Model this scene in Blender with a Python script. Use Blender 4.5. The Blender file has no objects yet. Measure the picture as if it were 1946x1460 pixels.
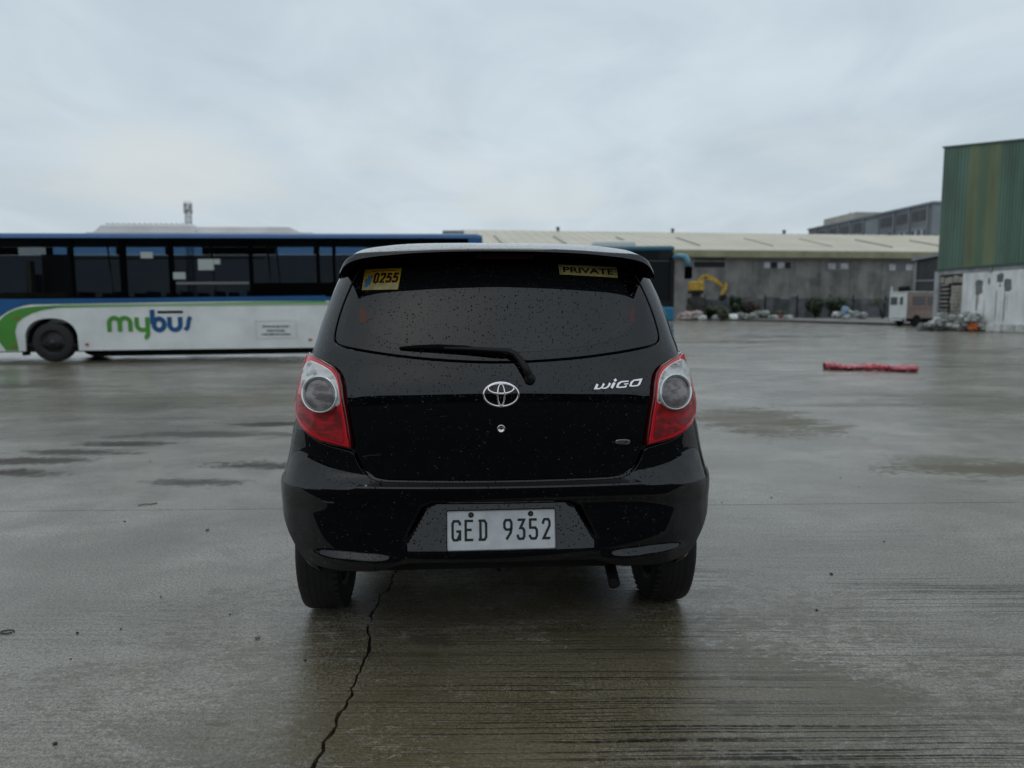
import bpy, math, random, numpy as np
from mathutils import Vector, Matrix
from mathutils.geometry import delaunay_2d_cdt
random.seed(7)
R = math.radians
scene = bpy.context.scene
COL = scene.collection

# ------------------------------------------------------------------ camera
EYE = 1.235
FPX, CXP, CYP = 1370.0, 973.0, 730.0
PITCH = math.atan(140 / 1370)
ROLL = -0.003
cam_data = bpy.data.cameras.new('camera')
cam_data.sensor_width = 36
cam_data.lens = FPX / 1946 * 36
cam_data.clip_start = 0.05
cam_data.clip_end = 4000
cam_data.dof.use_dof = True
cam_data.dof.focus_distance = 2.62
cam_data.dof.aperture_fstop = 2.3
cam = bpy.data.objects.new('camera', cam_data)
COL.objects.link(cam)
cam.location = (0, 0, EYE)
cam.rotation_euler = (Matrix.Rotation(R(90) - PITCH, 3, 'X') @ Matrix.Rotation(ROLL, 3, 'Z')).to_euler()
scene.camera = cam

# ------------------------------------------------------------------ world
world = bpy.data.worlds.new('World')
scene.world = world
world.use_nodes = True
nt = world.node_tree
nt.nodes.clear()

class N:
    """tiny node helper"""
    def __init__(s, tree): s.t = tree
    def new(s, typ, inputs=None, **kw):
        n = s.t.nodes.new(typ)
        for k, v in kw.items(): setattr(n, k, v)
        for k, v in (inputs or {}).items():
            if isinstance(v, bpy.types.NodeSocket): s.t.links.new(v, n.inputs[k])
            else: n.inputs[k].default_value = v
        return n
    def math(s, op, a, b=None, c=None, clamp=False):
        n = s.t.nodes.new('ShaderNodeMath'); n.operation = op; n.use_clamp = clamp
        for i, v in enumerate((a, b, c)):
            if v is None: continue
            if isinstance(v, bpy.types.NodeSocket): s.t.links.new(v, n.inputs[i])
            else: n.inputs[i].default_value = v
        return n.outputs[0]
    def mix(s, f, a, b, blend='MIX'):
        n = s.t.nodes.new('ShaderNodeMix'); n.data_type = 'RGBA'; n.blend_type = blend
        for i, v in ((0, f), (6, a), (7, b)):
            if isinstance(v, bpy.types.NodeSocket): s.t.links.new(v, n.inputs[i])
            else: n.inputs[i].default_value = (v if i == 0 or len(v) == 4 else (*v, 1))
        return n.outputs[2]
    def ramp(s, f, lo, hi, a=0.0, b=1.0, smooth=True):
        n = s.t.nodes.new('ShaderNodeMapRange')
        if smooth: n.interpolation_type = 'SMOOTHSTEP'
        s.t.links.new(f, n.inputs[0])
        n.inputs[1].default_value = lo; n.inputs[2].default_value = hi
        n.inputs[3].default_value = a; n.inputs[4].default_value = b
        return n.outputs[0]
    def noise(s, vec, scale, detail=4, rough=.55, dist=0.0, mapping=None):
        if mapping:
            m = s.new('ShaderNodeMapping', {0: vec, 3: mapping}); vec = m.outputs[0]
        n = s.new('ShaderNodeTexNoise', {'Vector': vec, 'Scale': scale, 'Detail': detail, 'Roughness': rough, 'Distortion': dist})
        return n.outputs[0]

w = N(nt)
tc = w.new('ShaderNodeTexCoord').outputs['Generated']
sep = w.new('ShaderNodeSeparateXYZ', {0: tc})
dx, dy, dz = sep.outputs
sky = w.new('ShaderNodeTexSky', sky_type='NISHITA', sun_disc=False, sun_elevation=R(50), sun_rotation=R(200), air_density=1.0, dust_density=4.0)
# cloud layer seen in perspective: project direction on a plane overhead
zc = w.math('MAXIMUM', w.math('ADD', dz, .12), .05)
cv = w.new('ShaderNodeCombineXYZ', {0: w.math('DIVIDE', dx, zc), 1: w.math('DIVIDE', dy, zc), 2: 0.0}).outputs[0]
big = w.noise(cv, .55, 5, .5, .4, (1.0, .8, 1))
fine = w.noise(cv, 1.8, 6, .55, .6, (1.3, .7, 1))
puff = w.noise(tc, 3.4, 6, .5, .2, (1.0, 1.0, 3.0))
tone = w.math('ADD', w.math('MULTIPLY', big, .65), w.math('MULTIPLY', fine, .35))
tone = w.ramp(tone, .31, .67)
grey = w.mix(tone, (.51, .60, .67), (.70, .80, .87))
# a little lighter and greener towards the horizon
hz = w.ramp(dz, .02, .30, 1.0, 0.0)
grey = w.mix(w.math('MULTIPLY', hz, .35), grey, (.60, .66, .69))
pf = w.math('MULTIPLY', w.ramp(puff, .53, .66), w.ramp(dz, .36, .12, 0.0, 1.0))
grey = w.mix(w.math('MULTIPLY', pf, .4), grey, (.70, .74, .73))
# the thin bright break in the cloud low on the left
vb = w.new('ShaderNodeVectorMath', {0: tc, 1: (-.42, .89, .165)}, operation='SUBTRACT').outputs[0]
vb = w.new('ShaderNodeVectorMath', {0: vb, 1: (5.5, 5.5, 17.0)}, operation='MULTIPLY').outputs[0]
ln = w.new('ShaderNodeVectorMath', {0: vb}, operation='LENGTH').outputs[1]
ln = w.math('ADD', ln, w.math('MULTIPLY', w.math('SUBTRACT', fine, .5), 1.8))
grey = w.mix(w.math('MULTIPLY', w.ramp(ln, 1.1, .25), .65), grey, (.73, .765, .75))
x10 = w.mix(1.0, grey, (10, 10, 10), 'MULTIPLY')
colr = w.mix(.9, sky.outputs[0], x10)
bg = w.new('ShaderNodeBackground', {0: colr, 1: .1})
wo = w.new('ShaderNodeOutputWorld')
nt.links.new(bg.outputs[0], wo.inputs[0])

sun_d = bpy.data.lights.new('sun', 'SUN')
sun_d.energy = .5
sun_d.angle = R(25)
sun_d.color = (1, .97, .93)
sun = bpy.data.objects.new('sun', sun_d)
COL.objects.link(sun)
sun.rotation_euler = (R(-18), 0, R(10))
vs = scene.view_settings
vs.view_transform = 'Standard'
vs.look = 'None'
vs.exposure = 0
vs.gamma = 1
vs.use_curve_mapping = False

# ------------------------------------------------------------------ materials
MATS = {}
def mat(name, color=(.5, .5, .5), rough=.5, metal=0.0, coat=0.0, spec=.5, emis=None, bump=None, var=None, alpha=None, coat_rough=.03):
    """bump=(scale,strength[,mapping]); var=(scale,amount[,mapping]) colour variation"""
    if name in MATS: return MATS[name]
    m = bpy.data.materials.new(name); m.use_nodes = True
    t = m.node_tree; h = N(t); b = t.nodes['Principled BSDF']
    b.inputs['Base Color'].default_value = (*color, 1)
    b.inputs['Roughness'].default_value = rough
    b.inputs['Metallic'].default_value = metal
    b.inputs['Coat Weight'].default_value = coat
    b.inputs['Coat Roughness'].default_value = coat_rough
    b.inputs['Specular IOR Level'].default_value = spec
    oc = h.new('ShaderNodeTexCoord').outputs['Object']
    if var:
        f = h.noise(oc, var[0], 6, .6, 0, var[2] if len(var) > 2 else None)
        f = h.ramp(f, .3, .7)
        lo = tuple(c * (1 - var[1]) for c in color); hi = tuple(min(1, c * (1 + var[1])) for c in color)
        t.links.new(h.mix(f, lo, hi), b.inputs['Base Color'])
    if bump:
        f = h.noise(oc, bump[0], 5, .6, 0, bump[2] if len(bump) > 2 else None)
        bn = h.new('ShaderNodeBump', {'Strength': bump[1], 'Distance': .01, 'Height': f})
        t.links.new(bn.outputs[0], b.inputs['Normal'])
    if alpha is not None: b.inputs['Alpha'].default_value = alpha
    MATS[name] = m
    return m

def drops(h, oc, scale, cover, size=.30):
    v = h.new('ShaderNodeTexVoronoi', {'Vector': oc, 'Scale': scale, 'Randomness': 1.0})
    sp = h.new('ShaderNodeSeparateColor', {0: v.outputs['Color']})
    r = h.math('MULTIPLY', h.ramp(sp.outputs[0], 1 - cover, 1.0, .55, 1.0), size)
    on = h.math('GREATER_THAN', sp.outputs[0], 1 - cover)
    q = h.math('DIVIDE', v.outputs['Distance'], r)
    hgt = h.math('SUBTRACT', 1.0, h.math('MULTIPLY', q, q), clamp=True)
    return h.math('MULTIPLY', hgt, on)

def paint(name, color, cover, scale=115., strength=1.0, rough=.3, size=.34, dist=.0045):
    m = mat(name, color, rough, coat=1.0, coat_rough=.015, spec=.0)
    m.node_tree.nodes['Principled BSDF'].inputs['Coat IOR'].default_value = 1.53
    t = m.node_tree; h = N(t); b = t.nodes['Principled BSDF']
    oc = h.new('ShaderNodeTexCoord').outputs['Object']
    d = drops(h, oc, scale, cover, size)
    d2 = drops(h, oc, scale * 1.9, cover * .8, size)
    d = h.math('ADD', d, h.math('MULTIPLY', d2, .5))
    gn_ = h.new('ShaderNodeSeparateXYZ', {0: h.new('ShaderNodeNewGeometry').outputs['Normal']}).outputs[2]
    few = h.math('GREATER_THAN', h.noise(oc, 60, 1), .60)
    d = h.math('MULTIPLY', d, h.math('MAXIMUM', h.ramp(gn_, .10, .2), h.math('MULTIPLY', few, .5)))
    # patchy wetting
    d = h.math('MULTIPLY', d, h.ramp(h.noise(oc, 3.2, 3), .25, .45))
    bn = h.new('ShaderNodeBump', {'Strength': strength, 'Distance': dist, 'Height': d})
    t.links.new(bn.outputs[0], b.inputs['Normal'])
    t.links.new(bn.outputs[0], b.inputs['Coat Normal'])
    # drops scatter a little and road film dulls the paint unevenly
    dust = h.ramp(h.noise(oc, 9, 6, .65), .35, .75, .008, .035)
    t.links.new(dust, b.inputs['Coat Roughness'])
    return m

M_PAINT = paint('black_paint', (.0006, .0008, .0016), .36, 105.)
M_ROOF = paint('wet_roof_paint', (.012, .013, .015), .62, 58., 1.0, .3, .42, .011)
M_GLASSB = paint('window_frit_glass', (.0015, .0016, .0022), .30, 98.)
M_GLASSI = paint('tinted_window_glass', (.008, .008, .0088), .30, 98.)
M_BLACK = mat('black_plastic', (.008, .008, .008), .45, bump=(300, .1))
M_VOID = mat('dark_underside', (.004, .004, .004), .8)
M_RUBBER = mat('tyre_rubber', (.006, .006, .006), .6, bump=(120, .3), var=(20, .3))
M_CHROME = mat('chrome', (.86, .79, .80), .07, 1.0)
M_ALLOY = mat('alloy_wheel', (.14, .14, .145), .45, .6, var=(15, .3))

# ------------------------------------------------------------------ object helpers
def link(name, me, m, parent=None, loc=None):
    o = bpy.data.objects.new(name, me); COL.objects.link(o)
    if m is not None:
        for mm in (m if isinstance(m, (list, tuple)) else [m]): me.materials.append(mm)
    if parent is not None: o.parent = parent
    if loc: o.location = loc
    return o
def thing(name, label, cat, loc=(0, 0, 0), rz=0.0, group=None):
    o = bpy.data.objects.new(name, None); COL.objects.link(o)
    o.empty_display_size = .2
    o.location = loc; o.rotation_euler = (0, 0, rz)
    o['label'] = label; o['category'] = cat
    if group: o['group'] = group
    return o
def tag(o, label, cat, group=None):
    o['label'] = label; o['category'] = cat
    if group: o['group'] = group
    return o
def structure(o): o['kind'] = 'structure'; return o

class MB:
    def __init__(s): s.v = []; s.f = []; s.sm = []; s.mi = []; s.cur = 0
    def add(s, vs, fs, smooth=False):
        k = len(s.v); s.v += [tuple(p) for p in vs]
        for f in fs: s.f.append(tuple(i + k for i in f)); s.sm.append(smooth); s.mi.append(s.cur)
        return s
    def box(s, c, d, rot=None, taper=1.0):
        x, y, z = d[0] / 2, d[1] / 2, d[2] / 2
        vs = [Vector((sx * x * (taper if sz > 0 else 1), sy * y * (taper if sz > 0 else 1), sz * z)) for sz in (-1, 1) for sy in (-1, 1) for sx in (-1, 1)]
        if rot is not None: vs = [rot @ v for v in vs]
        vs = [v + Vector(c) for v in vs]
        return s.add(vs, [(0, 2, 3, 1), (4, 5, 7, 6), (0, 1, 5, 4), (2, 6, 7, 3), (0, 4, 6, 2), (1, 3, 7, 5)])
    def bbox(s, a, b):
        return s.box([(a[i] + b[i]) / 2 for i in range(3)], [abs(b[i] - a[i]) for i in range(3)])
    def quad(s, *p): return s.add(p, [tuple(range(len(p)))])
    def tube(s, pts, r, n=10, cap=True, smooth=True):
        rs = r if isinstance(r, (list, tuple)) else [r] * len(pts)
        P = [Vector(p) for p in pts]; vs = []
        up = None
        for i, p in enumerate(P):
            d = (P[min(i + 1, len(P) - 1)] - P[max(i - 1, 0)]).normalized()
            if up is None: up = Vector((0, 0, 1)) if abs(d.z) < .9 else Vector((1, 0, 0))
            a = d.cross(up).normalized(); b = a.cross(d).normalized(); up = b
            for k in range(n):
                t = 2 * math.pi * k / n
                vs.append(p + (a * math.cos(t) + b * math.sin(t)) * rs[i])
        fs = []
        for i in range(len(P) - 1):
            for k in range(n): fs.append((i * n + k, i * n + (k + 1) % n, (i + 1) * n + (k + 1) % n, (i + 1) * n + k))
        s.add(vs, fs, smooth)
        if cap:
            s.f.append(tuple(len(s.v) - len(vs) + k for k in range(n))[::-1]); s.sm.append(False); s.mi.append(s.cur)
            s.f.append(tuple(len(s.v) - n + k for k in range(n))); s.sm.append(False); s.mi.append(s.cur)
        return s
    def lathe(s, prof, axis='X', c=(0, 0, 0), n=48, smooth=True):
        vs = []; m = len(prof)
        for k in range(n):
            t = 2 * math.pi * k / n
            for a, r in prof:
                if axis == 'X': vs.append((c[0] + a, c[1] + r * math.cos(t), c[2] + r * math.sin(t)))
                elif axis == 'Y': vs.append((c[0] + r * math.cos(t), c[1] + a, c[2] + r * math.sin(t)))
                else: vs.append((c[0] + r * math.cos(t), c[1] + r * math.sin(t), c[2] + a))
        fs = [(k * m + i, ((k + 1) % n) * m + i, ((k + 1) % n) * m + i + 1, k * m + i + 1) for k in range(n) for i in range(m - 1)]
        return s.add(vs, fs, smooth)
    def grid(s, rows, smooth=True, closed=False):
        n = len(rows[0]); vs = [p for r in rows for p in r]
        fs = [(i * n + j, i * n + (j + 1) % n, (i + 1) * n + (j + 1) % n, (i + 1) * n + j) for i in range(len(rows) - 1) for j in range(n if closed else n - 1)]
        return s.add(vs, fs, smooth)
    def mesh(s, name):
        me = bpy.data.meshes.new(name); me.from_pydata(s.v, [], s.f)
        me.polygons.foreach_set('use_smooth', s.sm)
        if any(s.mi): me.polygons.foreach_set('material_index', s.mi)
        me.update(); return me
    def build(s, name, m, parent=None, loc=None): return link(name, s.mesh(name), m, parent, loc)

def bevel(o, wd=.01, seg=2):
    b = o.modifiers.new('bevel', 'BEVEL'); b.width = wd; b.segments = seg; b.limit_method = 'ANGLE'; b.angle_limit = R(40)
    return o

def ray(u, v):
    ddx, ddy = u - CXP, v - CYP
    c, s = math.cos(ROLL), math.sin(ROLL)
    ddx, ddy = c * ddx + s * ddy, -s * ddx + c * ddy
    x, z = ddx / FPX, -ddy / FPX
    cp, sp = math.cos(PITCH), math.sin(PITCH)
    return Vector((x, cp + z * sp, -sp + z * cp))
def gnd(u, v):
    r = ray(u, v); t = -EYE / r.z
    return Vector((r.x * t, r.y * t, 0))
def at(u, v, Y):
    r = ray(u, v); t = Y / r.y
    return Vector((r.x * t, Y, EYE + r.z * t))
def onplane(u, v, P0, d):
    """point where the sight line meets the vertical plane through P0 along d"""
    r = ray(u, v); n = (-d[1], d[0])
    t = (P0[0] * n[0] + P0[1] * n[1]) / (r.x * n[0] + r.y * n[1])
    return Vector((r.x * t, r.y * t, EYE + r.z * t))

def ribbon(mb, pts, hw, fmap, depth=.003, z0=0.0, closed=False):
    """flat raised stroke; pts 2-D, fmap(x,y,off)->3-D"""
    P = [Vector(p) for p in pts]; n = len(P); L = []; Rr = []
    for i in range(n):
        a = P[i] - P[i - 1] if (i > 0 or closed) else P[1] - P[0]
        b = P[(i + 1) % n] - P[i] if (i < n - 1 or closed) else P[-1] - P[-2]
        a = a.normalized(); b = b.normalized()
        t = (a + b); t = t.normalized() if t.length > 1e-6 else a
        nn = Vector((-t.y, t.x)); k = 1 / max(.5, nn.dot(Vector((-a.y, a.x))))
        w_ = hw[i] if isinstance(hw, (list, tuple)) else hw
        L.append(P[i] + nn * w_ * k); Rr.append(P[i] - nn * w_ * k)
    top = [fmap(p.x, p.y, z0 + depth) for p in L] + [fmap(p.x, p.y, z0 + depth) for p in Rr]
    bot = [fmap(p.x, p.y, z0 - .001) for p in L] + [fmap(p.x, p.y, z0 - .001) for p in Rr]
    vs = top + bot; fs = []; m = n if closed else n - 1
    for i in range(m):
        j = (i + 1) % n
        fs += [(i, j, n + j, n + i), (i, 2 * n + i, 2 * n + j, j), (n + i, n + j, 3 * n + j, 3 * n + i)]
    if not closed:
        fs += [(0, n, 3 * n, 2 * n), (n - 1, 3 * n - 1, 4 * n - 1, 2 * n - 1)]
    mb.add(vs, fs)
def arc(cx, cy, rx, ry, a0, a1, n=14):
    return [(cx + rx * math.cos(R(a0 + (a1 - a0) * i / n)), cy + ry * math.sin(R(a0 + (a1 - a0) * i / n))) for i in range(n + 1)]
def text_mesh(body, size, depth=.0005, bold=0.0, sx=1.0):
    cu = bpy.data.curves.new('lettering', 'FONT'); cu.body = body; cu.size = size; cu.extrude = depth; cu.offset = bold
    cu.align_x = 'CENTER'; cu.align_y = 'CENTER'
    ob = bpy.data.objects.new('lettering', cu); COL.objects.link(ob)
    dg = bpy.context.evaluated_depsgraph_get()
    me = bpy.data.meshes.new_from_object(ob.evaluated_get(dg))
    bpy.data.objects.remove(ob); bpy.data.curves.remove(cu)
    for v in me.vertices: v.co.x *= sx
    return me
def warp_text(me, fmap, m, name, parent, cx, cy, z0=.002, ang=0.0, shear=0.0):
    c, s = math.cos(ang), math.sin(ang)
    for v in me.vertices:
        x, y = v.co.x + shear * v.co.y, v.co.y
        v.co = Vector(fmap(cx + c * x - s * y, cy + s * x + c * y, z0 + v.co.z))
    me.materials.clear()
    return link(name, me, m, parent)

# ------------------------------------------------------------------ body surface of the car (metres)
def hermite(pts):
    xs=[p[0] for p in pts]; ys=[p[1] for p in pts]; n=len(xs)
    d=[(ys[i+1]-ys[i])/(xs[i+1]-xs[i]) for i in range(n-1)]
    m=[d[0]]+[0 if d[i-1]*d[i]<=0 else 2*d[i-1]*d[i]/(d[i-1]+d[i]) for i in range(1,n-1)]+[d[-1]]
    def f(x):
        if x<=xs[0]: return ys[0]+m[0]*(x-xs[0])
        if x>=xs[-1]: return ys[-1]+m[-1]*(x-xs[-1])
        lo,hi=0,n-1
        while hi-lo>1:
            k=(lo+hi)//2
            if xs[k]<=x: lo=k
            else: hi=k
        h=xs[hi]-xs[lo]; t=(x-xs[lo])/h
        return (2*t**3-3*t*t+1)*ys[lo]+(t**3-2*t*t+t)*h*m[lo]+(3*t*t-2*t**3)*ys[hi]+(t**3-t*t)*h*m[hi]
    return f
def sstep(a,b,x):
    t=min(1,max(0,(x-a)/(b-a))); return t*t*(3-2*t)
# plan curve
NP=4000; PX=[0.];PY=[0.]
PSI=lambda s: math.pi/2*(.10*s+.90*s**8.0)
for i in range(NP):
    s=(i+.5)/NP; ps=PSI(s)
    PX.append(PX[-1]+math.cos(ps)/NP); PY.append(PY[-1]+math.sin(ps)/NP)
TX,TY=PX[-1],PY[-1]
def plan(s):
    k=min(s,.99999)*NP; i=int(k); t=k-i
    return (PX[i]*(1-t)+PX[i+1]*t)/TX,(PY[i]*(1-t)+PY[i+1]*t)/TY
YC=hermite([(.18,-.33),(.22,-.355),(.25,-.385),(.27,-.402),(.30,-.408),(.578,-.414),(.65,-.416),(.80,-.422),(.88,-.4228),(.915,-.4205),(.945,-.413),(1.0,-.392),(1.1,-.350),(1.2,-.305),(1.3,-.255),(1.4,-.2),(1.46,-.165)])
WZ=hermite([(.18,.70),(.22,.728),(.26,.777),(.32,.804),(.40,.813),(.50,.815),(.57,.810),(.62,.807),(.66,.805),(.70,.803),(.76,.795),(.82,.778),(.90,.760),(1.0,.740),(1.1,.710),(1.2,.684),(1.3,.654),(1.4,.612),(1.46,.58)])
RZ=hermite([(.18,.21),(.50,.215),(.60,.24),(.72,.27),(1.5,.27)])
SZ=hermite([(0,.610),(.40,.612),(.52,.628),(.62,.655),(.70,.70),(.77,.75)])
TRAP=[(-.352,.385),(-.285,.510),(-.245,.528),(.245,.528),(.285,.510),(.352,.385),(.345,.25),(-.345,.25)]
def pdist(x,z,poly):
    best=9;ins=False;n=len(poly)
    for i in range(n):
        x1,z1=poly[i];x2,z2=poly[(i+1)%n]
        dx,dz=x2-x1,z2-z1; t=max(0,min(1,((x-x1)*dx+(z-z1)*dz)/(dx*dx+dz*dz)))
        best=min(best,math.hypot(x-x1-t*dx,z-z1-t*dz))
        if (z1>z)!=(z2>z) and x<(x2-x1)*(z-z1)/(z2-z1)+x1: ins=not ins
    return best if ins else -best
def bump_disp(x,z):
    a=abs(x); zs=SZ(a); zc=.584-.01*sstep(.45,.7,a)
    P=.042-.018*sstep(.60,.78,a)
    if z>=zs: d=0
    elif z>zc:
        t=(zs-z)/(zs-zc); d=P*t**(1.25+.55*sstep(.4,.65,a))
    else:
        d=P-.010*sstep(0,.09,zc-z)
    # plate recess
    if .32<z<.55 and a<.37:
        q=pdist(x,z,TRAP)
        if q>-.006: d-=sstep(-.006,.020,q)*.39*max(0,z-.345)
    # lower lip
    e=sstep(.35,.47,a)*(1-sstep(.56,.72,a))
    if z<.37:
        l=.334+.012*sstep(.4,.65,a)
        d+=e*.018*(1-sstep(l-.022,l+.008,z))
    return d
def S(s,z,off=0,disp=True):
    sg=-1 if s<0 else 1; a=abs(s); z0=z
    W=WZ(z)-0; 
    if a<=1:
        px,py=plan(a); x=W*px; zz=z+.05*min(x,.62)**2*sstep(.82,.88,z)*(1-sstep(1.0,1.06,z)); y=YC(zz)+RZ(z)*py
    else: x=W; y=YC(z)+RZ(z)+(a-1)
    # plan normal
    if a<1:
        tx,ty=W*math.cos(PSI(a))/TX,RZ(z)*math.sin(PSI(a))/TY; L=math.hypot(tx,ty); nx,ny=ty/L,-tx/L
    else: nx,ny=1,0
    d=off+(bump_disp(x,z) if disp and z<.82 else 0)
    fall=1 if a<1 else max(0,1-(a-1)*3)
    d=off+(d-off)*fall
    return (sg*(x+nx*d), y+ny*d, z+.022)
# ------------------------------------------------------------------ ground
def ground_mat():
    m = bpy.data.materials.new('wet_concrete'); m.use_nodes = True
    t = m.node_tree; h = N(t); b = t.nodes['Principled BSDF']
    geo = h.new('ShaderNodeNewGeometry'); pos = geo.outputs['Position']
    n1 = h.noise(pos, .35, 5, .55, .5, (1, 1.6, 1))
    n2 = h.noise(pos, 2.2, 6, .6, .3)
    n3 = h.noise(pos, 85, 4, .75)
    n4 = h.noise(pos, 230, 2, .8)
    c = h.mix(h.ramp(n1, .38, .62), (.160, .142, .108), (.268, .246, .205))
    c = h.mix(h.math('MULTIPLY', h.ramp(n2, .42, .66), .6), c, (.130, .112, .080))
    c = h.mix(h.ramp(n3, .34, .64), h.mix(1.0, c, (.48, .48, .47), 'MULTIPLY'), h.mix(1.0, c, (1.45, 1.45, 1.45), 'MULTIPLY'))
    c = h.mix(h.ramp(n4, .40, .60), h.mix(1.0, c, (.60, .60, .60), 'MULTIPLY'), h.mix(1.0, c, (1.35, 1.35, 1.35), 'MULTIPLY'))
    # brushed grooves, running across the car
    warp = h.new('ShaderNodeVectorMath', {0: pos, 1: h.new('ShaderNodeCombineXYZ', {1: h.math('MULTIPLY', h.noise(pos, .9, 2), .05)}).outputs[0]}, operation='ADD').outputs[0]
    g1 = h.noise(warp, 1.0, 2, .5, 0, (.8, 100, 1))
    g2 = h.noise(warp, 1.0, 3, .6, 0, (3.2, 170, 1))
    brk = h.ramp(h.noise(pos, 30, 3, .7), .35, .55, .45, 1.0)
    gm = h.ramp(h.noise(pos, .9, 3, .5, .3, (.5, 1.6, 1)), .36, .58, .05, 1.0)
    sp = h.new('ShaderNodeSeparateXYZ', {0: pos})
    gx = h.ramp(sp.outputs[0], -1.0, .3, .22, 1.0)
    gy = h.ramp(sp.outputs[1], 2.5, 4.2, 1.0, .16)
    gr = h.math('MULTIPLY', h.math('MULTIPLY', h.ramp(g1, .525, .575), gm), h.math('MULTIPLY', gx, gy))
    gr = h.math('MULTIPLY', gr, brk)
    # scatter of stains and slick patches, each where it lies
    wob = h.math('MULTIPLY', h.math('SUBTRACT', h.noise(pos, 1.6, 6, .65, .4, (1, 2.2, 1)), .5), 2.6)
    wob2 = h.math('MULTIPLY', h.math('SUBTRACT', h.noise(pos, 22.0, 5, .8, .8, (.7, 1.6, 1)), .5), 3.8)
    wob = h.math('ADD', wob, wob2)
    def blob(lst):
        out = None
        for (u, v, rx, ry, k) in lst:
            g = gnd(u, v)
            d = h.new('ShaderNodeVectorMath', {0: pos, 1: tuple(g)}, operation='SUBTRACT').outputs[0]
            d = h.new('ShaderNodeVectorMath', {0: d, 1: (1 / rx, 1 / ry, 0)}, operation='MULTIPLY').outputs[0]
            l = h.new('ShaderNodeVectorMath', {0: d}, operation='LENGTH').outputs[1]
            f = h.math('MULTIPLY', h.ramp(h.math('ADD', l, wob), 1.2, .7), k)
            out = f if out is None else h.math('MAXIMUM', out, f)
        return out
    olive = blob([(1440, 800, .75, 1.1, .9), (1500, 668, 2.6, 1.6, .55), (1850, 765, 1.3, 1.1, .7), (1900, 893, .75, .35, .9), (1790, 876, .5, .25, .7),
                  (430, 760, 2.2, .8, .7), (230, 775, 1.0, .6, .5), (100, 690, 3, .8, .8), (900, 1400, .5, .3, .5), (1240, 1300, .8, .5, .4)])
    dark = blob([(35, 898, .40, .14, 1), (60, 876, .50, .15, 1), (155, 859, .50, .15, 1), (235, 844, .42, .14, 1), (230, 830, .3, .1, .8), (400, 826, .8, .20, .9), (470, 885, .40, .16, 1),
                 (365, 918, .34, .12, .9), (520, 806, .45, .18, 1), (60, 735, 1.4, .35, .7), (320, 795, .6, .15, .5), (1300, 655, 3, .7, .5), (1620, 640, 4, .9, .4), (820, 1215, .10, .05, .5), (1405, 1345, .07, .04, .5),
                 (1380, 690, .8, .5, .5), (1650, 770, 1.2, .2, .6)])
    slick = blob([(225, 942, .30, .06, .9), (1690, 850, .4, .15, .7), (1520, 640, 3, 1.2, .7), (1380, 650, 3, .9, .6), (600, 720, 3.0, 1.0, .5), (1500, 1010, 1.2, .45, .5), (120, 1060, .9, .35, .35)])
    # brown damp patch, with the car's shade and reflection painted into the colour
    damp_and_shade = blob([(1050, 1330, 1.35, 1.15, 1.0), (1500, 1400, 1.0, .6, .8)])
    c = h.mix(h.math('MULTIPLY', damp_and_shade, .85), c, h.mix(1.0, c, (.52, .46, .34), 'MULTIPLY'))
    # damp and dirt streaks lying across the yard
    far = h.ramp(sp.outputs[1], 4.5, 8.0)
    st_ = h.math('MULTIPLY', h.ramp(h.math('ADD', h.noise(pos, 1.0, 6, .62, .5, (.16, .55, 1)), h.math('MULTIPLY', h.math('SUBTRACT', n2, .5), .12)), .53, .60), far)
    dark = h.math('MAXIMUM', dark, h.math('MULTIPLY', st_, .5))
    c = h.mix(h.math('MULTIPLY', olive, .92), c, (.075, .062, .028))
    c = h.mix(h.math('MULTIPLY', dark, .85), c, (.030, .027, .019))
    c = h.mix(h.math('MULTIPLY', gr, .93), c, (.008, .007, .006))
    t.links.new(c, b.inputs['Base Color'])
    film = h.ramp(h.noise(pos, .9, 6, .6, .6, (1, 2.4, 1)), .40, .62)
    rg = h.math('ADD', h.math('MULTIPLY', film, -.12), .25)
    rg = h.math('ADD', rg, h.math('MULTIPLY', h.math('SUBTRACT', n4, .5), .3))
    rg = h.math('SUBTRACT', rg, h.math('MULTIPLY', slick, .16))
    rg = h.math('ADD', rg, h.math('MULTIPLY', h.math('MAXIMUM', olive, dark), .22), clamp=True)
    t.links.new(rg, b.inputs['Roughness'])
    mk = h.math('MAXIMUM', h.math('MULTIPLY', olive, .95), h.math('MULTIPLY', dark, .95)); mk = h.math('MAXIMUM', mk, h.math('MULTIPLY', gr, .9))
    t.links.new(h.math('MULTIPLY', h.math('SUBTRACT', 1.0, mk), .95), b.inputs['Specular IOR Level'])
    hh = h.math('ADD', h.math('MULTIPLY', n3, .5), h.math('MULTIPLY', n4, .35))
    hh = h.math('ADD', hh, h.math('MULTIPLY', n2, .8))
    hh = h.math('SUBTRACT', hh, h.math('MULTIPLY', gr, .9))
    hh = h.math('ADD', hh, h.math('MULTIPLY', g2, .35))
    bn = h.new('ShaderNodeBump', {'Strength': .45, 'Distance': .0045, 'Height': hh})
    t.links.new(bn.outputs[0], b.inputs['Normal'])
    return m
M_GROUND = ground_mat()
M_SOIL = mat('joint_grime', (.012, .011, .010), .8)

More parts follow.
